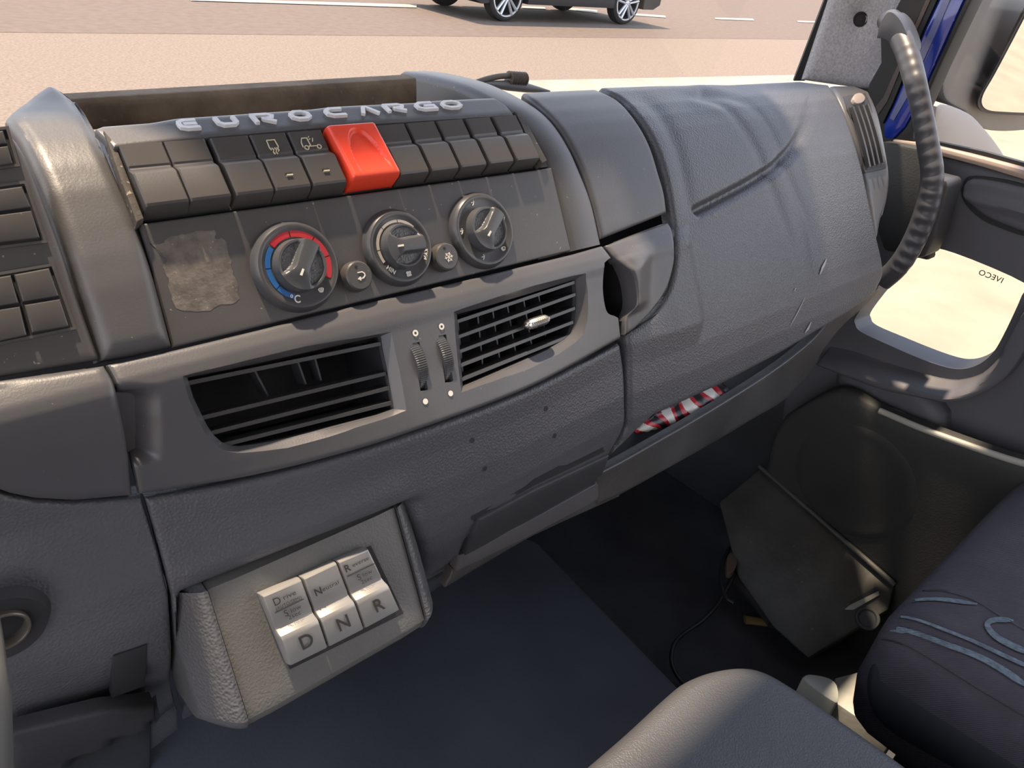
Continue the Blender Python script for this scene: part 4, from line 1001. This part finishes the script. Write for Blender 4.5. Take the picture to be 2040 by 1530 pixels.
# circular speaker swell under the pocket rim
SPc = PX(.945)(1700, 960)[0]; SF = Frame(SPc, (0, 0, 1), (-1, 0, 0)); SF.u = np.array([0, 1., 0])
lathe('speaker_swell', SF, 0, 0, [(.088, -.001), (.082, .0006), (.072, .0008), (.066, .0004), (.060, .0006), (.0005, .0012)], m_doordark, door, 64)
# armrest handle recess
patch('arm_recess', m_door, smooth_pl([(1918, 372), (1935, 356), (1990, 362), (2060, 378), (2200, 410)]), smooth_pl([(1928, 402), (1960, 430), (2010, 452), (2060, 468), (2200, 500)]), smooth_pl([(1918, 372), (1918, 388), (1928, 402)]), [(2200, 410), (2200, 500)],
      PX(.992), 24, 12, 0, lambda X, Y: .004*np.exp(-((Y-(404+(X-1960)*.25))/10)**2), .004, .01, door)
rec = smooth_pl([(1914, 378), (1930, 352), (1990, 356), (2060, 372), (2200, 404)])+smooth_pl([(2200, 512), (2060, 476), (2005, 459), (1955, 437), (1922, 405), (1914, 378)])[:-1]
solid_poly('arm_recess_edge', m_rubber, rec, PX(.9965), 0, .006, door)
# sill strip, the light it catches painted into its warm colour
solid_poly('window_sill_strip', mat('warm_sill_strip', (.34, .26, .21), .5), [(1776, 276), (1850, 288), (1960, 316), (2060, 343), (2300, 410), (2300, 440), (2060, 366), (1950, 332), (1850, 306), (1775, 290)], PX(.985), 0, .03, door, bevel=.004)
solid_poly('window_seal', m_rubber, [(1782, 268), (1860, 281), (1960, 302), (2060, 330), (2300, 392), (2300, 404), (2060, 340), (1960, 312), (1860, 291), (1780, 278)], PX(1.0), 0, .01, door)
# door glass
from_data('door_glass', [PX(1.02)(*q)[0] for q in [(1795, 300), (1975, -60), (2500, -60), (2500, 430)]], [(0, 1, 2, 3)], m_glass, door, None)
# a-pillar: felt trim, seals, blue outer frame
AP = Plane((1.0, .45, -.1), (-.8, -.6, 0))
pil = thing('trim_3', loc=(1.0, .45, -.13)); tag(pil, kind='structure')
patch('felt_trim', m_felt, [(1662, -30), (1740, -30), (1842, -30)], [(1598, 161), (1660, 170), (1733, 180)], [(1662, -30), (1598, 161)], smooth_pl([(1842, -30), (1808, 20), (1790, 45), (1775, 75), (1772, 110), (1752, 145), (1733, 180)]), AP, 24, 24, 0,
      lambda X, Y: -.010*np.exp(-(((X-1716)/26)**2+((Y-38)/30)**2))+.006*np.exp(-(((X-1790)/50)**2+((Y-60)/60)**2)), .010, .02, pil)
pp_, pn_ = AP(1717, 40); HF = Frame(pp_, (0, 0, 1), pn_); HF.u = nrm(np.cross(HF.v, HF.n)); HF.v = nrm(np.cross(HF.n, HF.u))
lathe('screw_hole', HF, 0, 0, [(.0100, -.0085), (.0080, -.0060), (.0070, -.0062), (.0064, -.0070), (.0002, -.0068)], m_rubber, pil, 24)
solid_poly('windscreen_seal', m_rubber, [(1655, -30), (1672, -30), (1604, 162), (1582, 162)], Plane((1.0, .46, -.1), (-.8, -.6, 0)), -.004, .01, pil)
SPs = PX(.985)
solid_poly('door_seal', m_rubber, [(1810, -30), (1858, -30), (1812, 70), (1760, 195), (1748, 215), (1728, 190), (1732, 168), (1756, 125), (1755, 75)], SPs, 0, .012, pil)
solid_poly('door_seal', m_brown, [(1858, -30), (1868, -30), (1822, 70), (1768, 202), (1750, 228), (1745, 212), (1760, 195)], SPs, .001, .012, pil)
solid_poly('door_seal', m_rubber, [(1868, -30), (1880, -30), (1838, 60), (1778, 205), (1758, 246), (1750, 228), (1768, 202)], SPs, 0, .012, pil)
solid_poly('blue_door_frame', m_paint, [(1880, -30), (1932, -30), (1900, 40), (1860, 130), (1822, 215), (1800, 255), (1775, 280), (1758, 275), (1758, 246), (1778, 205), (1838, 60)], SPs, -.002, .03, pil, bevel=.004)
solid_poly('frame_reflection_strip', mat('painted_frame_reflection', (.10, .12, .26), .3, .5, coat=.5), [(1892, -30), (1905, -30), (1862, 70), (1806, 195), (1780, 240), (1772, 236), (1796, 185), (1850, 65)], SPs, -.0005, .004, pil)  # reflection on the blue frame painted as a paler strip
solid_poly('door_frame_seal', m_rubber, [(1932, -30), (1948, -30), (1912, 45), (1872, 130), (1832, 222), (1818, 262), (1815, 290), (1792, 285), (1775, 280), (1800, 255), (1822, 215), (1860, 130), (1900, 40)], SPs, -.004, .03, pil, bevel=.003)
solid_poly('pillar_foot', m_rubber, [(1700, 166), (1745, 160), (1790, 230), (1800, 300), (1770, 480), (1740, 480)], PX(1.012), 0, .01, pil)
# inner dark corner between dash end and door
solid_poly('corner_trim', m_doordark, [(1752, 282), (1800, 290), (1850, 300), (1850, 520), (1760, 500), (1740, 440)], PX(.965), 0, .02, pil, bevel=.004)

# side vent in the end cap
CV = Frame((0, 0, 0), (0, 0, 1), (0, -1, 0))
sv = thing('side_vent', 'narrow side vent with vertical slats at the right end of the dashboard', 'air vent', G(1728, 275)[0])
SVq = [(1690, 216), (1731, 209), (1762, 326), (1724, 339)]
solid_poly('vent_frame', m_under, [(1680, 192), (1724, 186), (1732, 206), (1766, 330), (1764, 336), (1723, 345), (1688, 218)], G, .0008, .006, sv, bevel=.0006)
solid_poly('vent_opening', m_dark, SVq, G, .0012, .002, sv)
for t in (.06, .30, .54, .78):
    a = np.array(SVq[0])*(1-t)+np.array(SVq[1])*t; b = np.array(SVq[3])*(1-t)+np.array(SVq[2])*t; w = 3.2
    mid = [(a[0]*(1-s)+b[0]*s+2.5*math.sin(s*3.14), a[1]*(1-s)+b[1]*s) for s in np.linspace(0.02, .97, 8)]
    solid_poly('slat', m_slat, [(x-w*.5, y) for x, y in mid]+[(x+w*.5, y) for x, y in mid[::-1]], G, .0045, .004, sv)
kn = solid_poly('vent_knob', mat('sunlit_knob_tint', (.30, .25, .22), .4), smooth_pl([(1694, 203), (1698, 194), (1708, 191), (1716, 195), (1718, 202), (1712, 209), (1700, 211), (1694, 203)], 3)[:-1], G, .0040, .004, sv, bevel=.001)  # peach sunlight on the knob painted into its colour

# grab handle
GH = smooth_pl([(1772, 40), (1791, 68), (1807, 105), (1820, 150), (1834, 210), (1847, 280), (1857, 345), (1850, 400), (1834, 450), (1810, 500), (1785, 535), (1757, 560)], 6)
gh = thing('grab_handle', 'long curved dark grey grab handle with finger bumps beside the door window', 'grab handle', PX(.90)(1850, 360)[0])
n = len(GH); xs_ = np.interp(np.linspace(0, 1, n), [0, .12, .3, .7, 1], [.955, .92, .895, .895, .90])
P3 = [PX(x)(*q)[0] for q, x in zip(GH, xs_)]
dl = np.r_[0, np.cumsum([np.linalg.norm(P3[i+1]-P3[i]) for i in range(n-1)])]; L = dl[-1]
Pf = []; Rf = []; N_ = 220
for i in range(N_):
    s = L*i/(N_-1); p = np.array([np.interp(s, dl, [q[k] for q in P3]) for k in range(3)]); Pf.append(p); Rf.append(float(np.interp(s/L, [0, .1, .4, .7, 1], [.0118, .0105, .0092, .0105, .0105])))
seg = 28; V = []; F = []
for i in range(N_):
    t = nrm(Pf[min(i+2, N_-1)]-Pf[max(i-2, 0)]); a = nrm(np.cross(t, [0, 1, 0])); b = nrm(np.cross(t, a)); s = i/(N_-1)
    # bumps on the side towards the driver
    bump = math.sin(2*math.pi*s*26)*(1 if .20 < s < .93 else 0)
    for k in range(seg):
        th = 2*math.pi*k/seg; d = a*math.cos(th)+b*math.sin(th); fc = max(0, d@nrm([-.75, -.55, -.25])); r = Rf[i]*(1+.10*bump*fc**2)
        V.append(Pf[i]+(a*math.cos(th)*1.0+b*math.sin(th)*1.15)*r)
for i in range(N_-1):
    for k in range(seg): F.append((i*seg+k, i*seg+(k+1) % seg, (i+1)*seg+(k+1) % seg, (i+1)*seg+k))
F += [tuple(range(seg)), tuple((N_-1)*seg+k for k in range(seg))]
from_data('grip', V, F, m_handle, gh, 60)
solid_poly('upper_mount', m_handle, smooth_pl([(1746, 76), (1752, 50), (1766, 26), (1780, 26), (1798, 48), (1812, 90), (1800, 112), (1782, 92), (1762, 78), (1746, 76)], 4)[:-1], PX(.912), 0, .03, gh, bevel=.003)
solid_poly('lower_mount', mat('dark_mount_plastic', (.035, .033, .033), .5), [(1836, 356), (1846, 350), (1886, 360), (1889, 372), (1862, 470), (1842, 512), (1800, 520), (1790, 492), (1812, 440)], PX(.925), 0, .04, gh, bevel=.006)
# ================================================================== outside mirror
MP = PY(.50)
mir = thing('side_mirror', 'grey exterior side mirror on a pale arm outside the door window', 'mirror', MP(1980, 230)[0])
def poly3(name, m, poly, surf, dv, bevel, parent): return solid_poly(name, m, poly, surf, 0, 0, parent, bevel, dirv=dv)
MH = smooth_pl([(1928, -60), (1912, 40), (1890, 110), (1880, 160), (1882, 192), (1896, 208), (1925, 224), (1952, 252), (1990, 262), (2060, 258), (2150, 240)], 4)+[(2150, -60)]
poly3('housing', m_mirror, MH, MP, (0.02, .10, 0), .015, mir)
MG = smooth_pl([(2052, 10), (2036, 40), (2010, 90), (1978, 150), (1958, 185), (1954, 205), (1966, 218), (2000, 222), (2060, 224), (2150, 222)], 4)+[(2150, 10)]
MP2 = Plane(MP(2000, 150)[0]+np.array([0, -.025, 0]), (-.05, -1, -.14))
solid_poly('mirror_bezel', m_rubber, [(x+(x-2060)*.05, y+(y-120)*.06) for x, y in MG], MP2, 0.0, .004, mir)
solid_poly('mirror_glass', m_mglass, MG, MP2, .002, .002, mir)
poly3('mirror_arm', m_mirrorarm, smooth_pl([(1866, 212), (1882, 207), (1930, 226), (1958, 252), (1985, 285), (2004, 318), (1990, 330), (1930, 320), (1880, 312), (1862, 260), (1866, 212)], 3)[:-1], PY(.46), (.03, .08, 0), .01, mir)

# ================================================================== floor clutter: metal box, cable, small bits
BX = Plane(PX(.95)(1515, 932)[0], (-.7, -.1, .7))
bxo = thing('control_box', 'grimy dark metal box with an open end, lying tilted in the passenger footwell', 'box', BX(1620, 1130)[0]+np.array([.05, 0, -.09]))
solid_poly('box_body', m_box, [(1432, 1000), (1515, 932), (1783, 1165), (1770, 1215), (1690, 1262), (1610, 1312), (1540, 1250), (1470, 1150)], BX, 0, .075, bxo, bevel=.004)
e0 = BX(1513, 930)[0]+BX.n*.004; e1 = BX(1782, 1166)[0]+BX.n*.004
tube('folded_rim', [e0, e1], .0042, m_box, bxo, 10)
solid_poly('latch_slot', m_dark, [(1690, 1200), (1742, 1171), (1746, 1180), (1700, 1206)], BX, .0012, .003, bxo)
solid_poly('latch_flap', m_seatbase, [(1692, 1206), (1750, 1178), (1752, 1186), (1700, 1216), (1682, 1215)], BX, .004, .003, bxo, bevel=.0008)
EF = Frame(BX(1728, 1232)[0], (0, 0, 1), BX.n); EF.u = nrm(np.cross(EF.v, EF.n)); EF.v = nrm(np.cross(EF.n, EF.u))
lathe('round_boss', EF, 0, 0, [(.016, .001), (.015, .003), (.012, .003), (.010, .0015), (.0002, .002)], m_under, bxo, 28)
CB = [(1455, 1090), (1440, 1120), (1436, 1160), (1446, 1190), (1462, 1202)]
CB2 = [(1470, 1088), (1472, 1120), (1452, 1165), (1425, 1210), (1395, 1240), (1362, 1262), (1342, 1285), (1338, 1320), (1352, 1350), (1375, 1375)]
cz = PZ(-.80)
cab = thing('black_cable', 'thin black cable looping across the footwell floor', 'cable', cz(1400, 1235)[0])
tube('cable_loop', [PZ(-.775)(*q)[0] for q in smooth_pl(CB)], .0028, m_cable, cab, 8); tube('cable_run', [PZ(z)(*q)[0] for q, z in zip(smooth_pl(CB2), np.linspace(-.775, -.845, 55))], .0030, m_cable, cab, 8)
kn1 = solid_poly('plastic_connector', m_tan, smooth_pl([(1446, 1125), (1450, 1108), (1462, 1104), (1468, 1120), (1460, 1142), (1448, 1142), (1446, 1125)], 3)[:-1], PZ(-.77), .004, .012, None, bevel=.002, origin=PZ(-.77)(1457, 1124)[0])
tag(kn1, 'small pale connector by the cable loop in the footwell', 'connector')
kn2 = tube('yellow_handle', [PZ(-.84)(1484, 1234)[0], PZ(-.84)(1546, 1242)[0]], [.008, .007], m_amber, None, 12, .6, origin=PZ(-.84)(1515, 1238)[0]); tag(kn2, 'short dull yellow handle lying below the metal box', 'tool')
kn3 = tube('grimy_hose', [PZ(-.82)(*q)[0] for q in smooth_pl([(1462, 1150), (1490, 1178), (1515, 1200), (1535, 1226), (1545, 1240)])], .013, m_box, None, 12, origin=PZ(-.82)(1505, 1195)[0]); tag(kn3, 'grimy grey hose lying against the metal box', 'hose')

# ================================================================== centre console lid in front, bottom of picture
CO = smooth_pl([(560, 2060), (800, 1835), (950, 1700), (1040, 1620), (1150, 1530), (1250, 1445), (1330, 1372), (1370, 1342), (1420, 1324), (1480, 1317), (1530, 1328), (1590, 1362), (1640, 1396), (1740, 1465), (1830, 1530), (1980, 1640)], 5)
cs = PZ(-.50)
pts = [cs(*q)[0] for q in CO]; pts.append(np.array([pts[-1][0], -.45, -.50])); pts.append(np.array([pts[0][0]-.02, -.45, -.50]))
V = []; k = len(pts); ctr = np.array([.40, -.10, -.5])
def inset(d, z):
    out = []
    for i in range(k):
        t = nrm(pts[(i+1) % k]-pts[i-1]); nn = np.array([t[1], -t[0], 0])
        if nn@(ctr-pts[i]) < 0: nn = -nn
        q = pts[i]+nn*d; out.append(np.array([q[0], q[1], z]))
    return out
rings = [inset(.0, -.74), inset(0, -.516), inset(.0012, -.510), inset(.004, -.5045), inset(.008, -.5012), inset(.014, -.500)]
V, F = prism_data(rings)
cons = from_data('console_lid', V, F, m_console, None, 50, origin=(.40, -.10, -.74)); tag(cons, 'grained dark grey console lid with rounded corner and a patch of sun', 'console')

# seat base plate and buckle between console and passenger seat
sbp = solid_poly('seat_base_plate', m_seatbase, [(1664, 1350), (1742, 1330), (1775, 1430), (1792, 1461), (1777, 1476), (1668, 1402)], PZ(-.76), 0, .09, None, bevel=.002, origin=PZ(-.76)(1720, 1400)[0]+np.array([0, 0, -.09]))
tag(sbp, 'pale metal plate in the gap between the console lid and the passenger seat', 'plate')
bk_ = solid_poly('white_bracket', mat('pale_green_plastic', (.45, .47, .42), .35), smooth_pl([(1598, 1350), (1612, 1343), (1650, 1350), (1668, 1366), (1670, 1398), (1655, 1394), (1620, 1370), (1598, 1350)], 3)[:-1], PZ(-.74), .0, .05, None, bevel=.003, origin=PZ(-.74)(1640, 1370)[0])
tag(bk_, 'shiny pale bracket beside the metal plate behind the console lid', 'bracket')

# ================================================================== passenger seat
seat = thing('passenger_seat', 'dark woven passenger seat cushion with pale blue curved stripes', 'seat', (.80, -.15, -.85))
def seatmesh():
    x0, x1, y0, y1 = .583, 1.02, -.55, .090; zt = -.478; nx, ny = 60, 60; V = []; F = []
    bm = bmesh.new(); res = 26
    # rounded box with a domed top and a tucked-in skirt
    bmesh.ops.create_cube(bm, size=2); bmesh.ops.subdivide_edges(bm, edges=bm.edges, cuts=res, use_grid_fill=True)
    hx, hy, hz = (x1-x0)/2, (y1-y0)/2, .075; r = .026
    for v in bm.verts:
        c = np.array(v.co); c = np.sign(c)*np.abs(c)**1.0; q = c*np.array([hx, hy, hz]); core = np.clip(q, [-hx+r, -hy+r, -hz+r], [hx-r, hy-r, hz-r]); d = q-core
        L = np.linalg.norm(d); d = d/L*r if L > 1e-9 else d; p = core+d
        top = float(sst(-.02, hz, p[2])); p[2] += .012*top*math.cos(p[0]/hx*1.3)*math.cos(p[1]/hy*1.3)
        if p[2] < -.01: p[:2] -= nrm([p[0]/hx, p[1]/hy])*(-.01-p[2])*.25
        v.co = Vector(p+np.array([(x0+x1)/2, (y0+y1)/2, zt-hz]))
    return bm
bm = seatmesh(); SB_ = BVHTree.FromBMesh(bm); 
cush = from_bm('seat_cushion', bm, m_seat, seat, 60)
class Sv:
    def __call__(s, px, py):
        r = ray(px, py); h = SB_.ray_cast(Vector((0, 0, 0)), Vector(r))
        if h[0] is None: return None, None
        n = np.array(h[1]); return np.array(h[0]), (n if n@r < 0 else -n)
SS = Sv()
def ribbon(name, pl, w0, w1, m, parent, surf=SS, off=.0012, n=8):
    pl = smooth_pl(pl, n); k = len(pl); V = []; F = []
    for i in range(k):
        a = np.array(pl[min(i+1, k-1)])-np.array(pl[max(i-1, 0)]); a = a/np.linalg.norm(a); w = w0+(w1-w0)*i/(k-1); w *= min(1, .3+i*.2, .3+(k-1-i)*.2) if True else 1
        pr_ = []
        for s in (-1, 1):
            q = (pl[i][0]-a[1]*w/2*s, pl[i][1]+a[0]*w/2*s); p, nn = surf(*q)
            if p is not None: pr_.append(p+nn*off)
        if len(pr_) == 2: V += pr_
    for i in range(len(V)//2-1): F.append((2*i, 2*i+1, 2*i+3, 2*i+2))
    return from_data(name, V, F, m, parent, None)
ribbon('woven_stripe', [(1806, 1203), (1830, 1196), (1880, 1196), (1946, 1205)], 4, 9, m_stripe, seat)
ribbon('woven_stripe', [(1760, 1240), (1785, 1230), (1825, 1236), (1880, 1256), (1940, 1280), (2000, 1308), (2060, 1336)], 3, 9, m_stripe, seat)
ribbon('woven_stripe', [(1742, 1262), (1770, 1252), (1820, 1262), (1880, 1284), (1940, 1306), (1990, 1332), (2050, 1372)], 7, 14, m_stripe, seat)
ribbon('woven_stripe', [(2018, 1238), (1985, 1236), (1966, 1244), (1975, 1262), (2000, 1280), (2060, 1308)], 10, 13, m_stripe, seat)
ribbon('seam', [(1836, 1177), (1880, 1178), (1940, 1196), (1990, 1226), (2060, 1266)], 2.2, 2.2, m_rubber, seat)
ribbon('seam', [(1745, 1270), (1800, 1284), (1880, 1330), (1960, 1380), (2060, 1438)], 2.5, 2.5, m_rubber, seat)
# lower valance of the cushion
VP = PX(.592)
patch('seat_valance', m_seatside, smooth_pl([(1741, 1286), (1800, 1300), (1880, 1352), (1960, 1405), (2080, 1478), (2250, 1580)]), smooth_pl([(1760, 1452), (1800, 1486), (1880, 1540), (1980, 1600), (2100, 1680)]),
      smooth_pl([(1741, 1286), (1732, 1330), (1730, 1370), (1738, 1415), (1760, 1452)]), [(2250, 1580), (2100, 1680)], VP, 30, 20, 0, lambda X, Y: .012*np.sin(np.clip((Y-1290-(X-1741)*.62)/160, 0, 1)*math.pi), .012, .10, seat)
box('seat_base', (.62, -.5, -.85), (.98, .03, -.62), m_under, seat, .01)

# ================================================================== wiper seen beyond the glass
wp = thing('windscreen_wiper', 'windscreen wiper arm with a ribbed rubber joint behind the dashboard edge', 'wiper', PY(.76)(1028, 170)[0])
W_ = PY(.76)
tube('wiper_arm', [W_(*q)[0] for q in smooth_pl([(930, 172), (962, 160), (990, 153), (1018, 150)])], .0036, m_tan, wp, 10)
tube('wiper_arm', [W_(*q)[0] for q in smooth_pl([(975, 168), (1010, 170), (1050, 176), (1090, 182)])], [.007]*18+[.003], m_mirror, wp, 10) if False else None
V, F = tube_data([W_(960, 166)[0], W_(1010, 170)[0], W_(1050, 175)[0], W_(1095, 182)[0]], [.003, .0065, .006, .0015], 10); from_data('wiper_arm', V, F, m_mirror, wp, 50)
jt = []; R_ = []
for i in range(19): jt.append(W_(1014+i*1.7, 156+i*.1)[0]); R_.append(.0078+.0012*math.cos(i*2.1))
tube('rubber_joint', jt, R_, m_tan, wp, 14)

# ================================================================== dark car passing outside
car = thing('passing_car', 'dark car with silver five-spoke wheels on the road outside', 'car', (9.7, 10.2, GZ))
cz0 = GZ
def carbody():
    L0, L1 = 7.55, 11.85
    side = [(L0, .55), (L0+.03, .32), (L0+.25, .24)]
    def arch(cx, r=.39):
        return [(cx+r*math.cos(t), .33+r*math.sin(t)) for t in np.linspace(math.pi*1.06, -math.pi*.06, 15)]
    side += arch(8.31)+arch(11.04)+[(L1-.15, .26), (L1, .34), (L1+.02, .75), (L1-.05, 1.0), (L1-.25, 1.05), (L1-.62, 1.58), (L1-1.2, 1.66), (L0+1.9, 1.64), (L0+1.35, 1.18), (L0+.35, 1.02), (L0+.05, .85)]
    bm = bmesh.new(); rows = []
    for y, tuck in ((9.40, .0), (9.34, .0)): pass
    def yoff(z, s): return (9.36 if s == 0 else 11.12) + (1 if s == 0 else -1)*(max(0, z-.95)*.32 + max(0, .30-z)*.3)
    va = [bm.verts.new((x, yoff(z, 0), cz0+z)) for x, z in side]; vb = [bm.verts.new((x, yoff(z, 1), cz0+z)) for x, z in side]
    bm.faces.new(va); bm.faces.new(vb[::-1]); k = len(side)
    for i in range(k): bm.faces.new((va[i], va[(i+1) % k], vb[(i+1) % k], vb[i]))
    bmesh.ops.triangulate(bm, faces=bm.faces)
    return bm
from_bm('body', carbody(), m_carp, car, 30)
def wheel(x, y, s):
    e = Empty_part('wheel', car, (x, y, cz0+.345)); WF = Frame((x, y, cz0+.345), (0, 0, 1), (0, -s, 0))
    lathe('tyre', WF, 0, 0, [(.225, -.18), (.30, -.19), (.332, -.17), (.340, -.13), (.340, -.05), (.332, -.01), (.305, .008), (.272, .006), (.262, -.01), (.24, -.06)], m_tyre, e, 48)
    lathe('rim', WF, 0, 0, [(.275, -.005), (.273, .012), (.256, .012), (.245, -.03), (.22, -.12), (.001, -.12)], m_tyre, e, 48)
    lathe('rim_edge', WF, 0, 0, [(.277, .0), (.275, .015), (.256, .015), (.252, 0)], m_rim, e, 48)
    for k in range(5):
        th = 2*math.pi*k/5+math.pi/2; c_, s_ = math.cos(th), math.sin(th)
        for d in (-1, 1):
            pa = WF.p(c_*.04-s_*.02*d, s_*.04+c_*.02*d, .004); pb = WF.p(c_*.262-s_*.05*d, s_*.262+c_*.05*d, .006)
            tube('spoke', [pa, pb], [.028, .034], m_rim, e, 8, .6)
    lathe('hub_cap', WF, 0, 0, [(.05, -.03), (.05, .008), (.04, .014), (.001, .016)], m_rim, e, 24)
for x in (8.31, 11.04):
    wheel(x, 9.42, 1); wheel(x, 11.06, -1)
lathe_f = None
from_data('side_glass', [(9.0, 9.47+.02, cz0+1.15), (11.2, 9.47+.02, cz0+1.15), (11.0, 9.58, cz0+1.5), (9.5, 9.58, cz0+1.5)], [(0, 1, 2, 3)], m_darksheet, car, None)
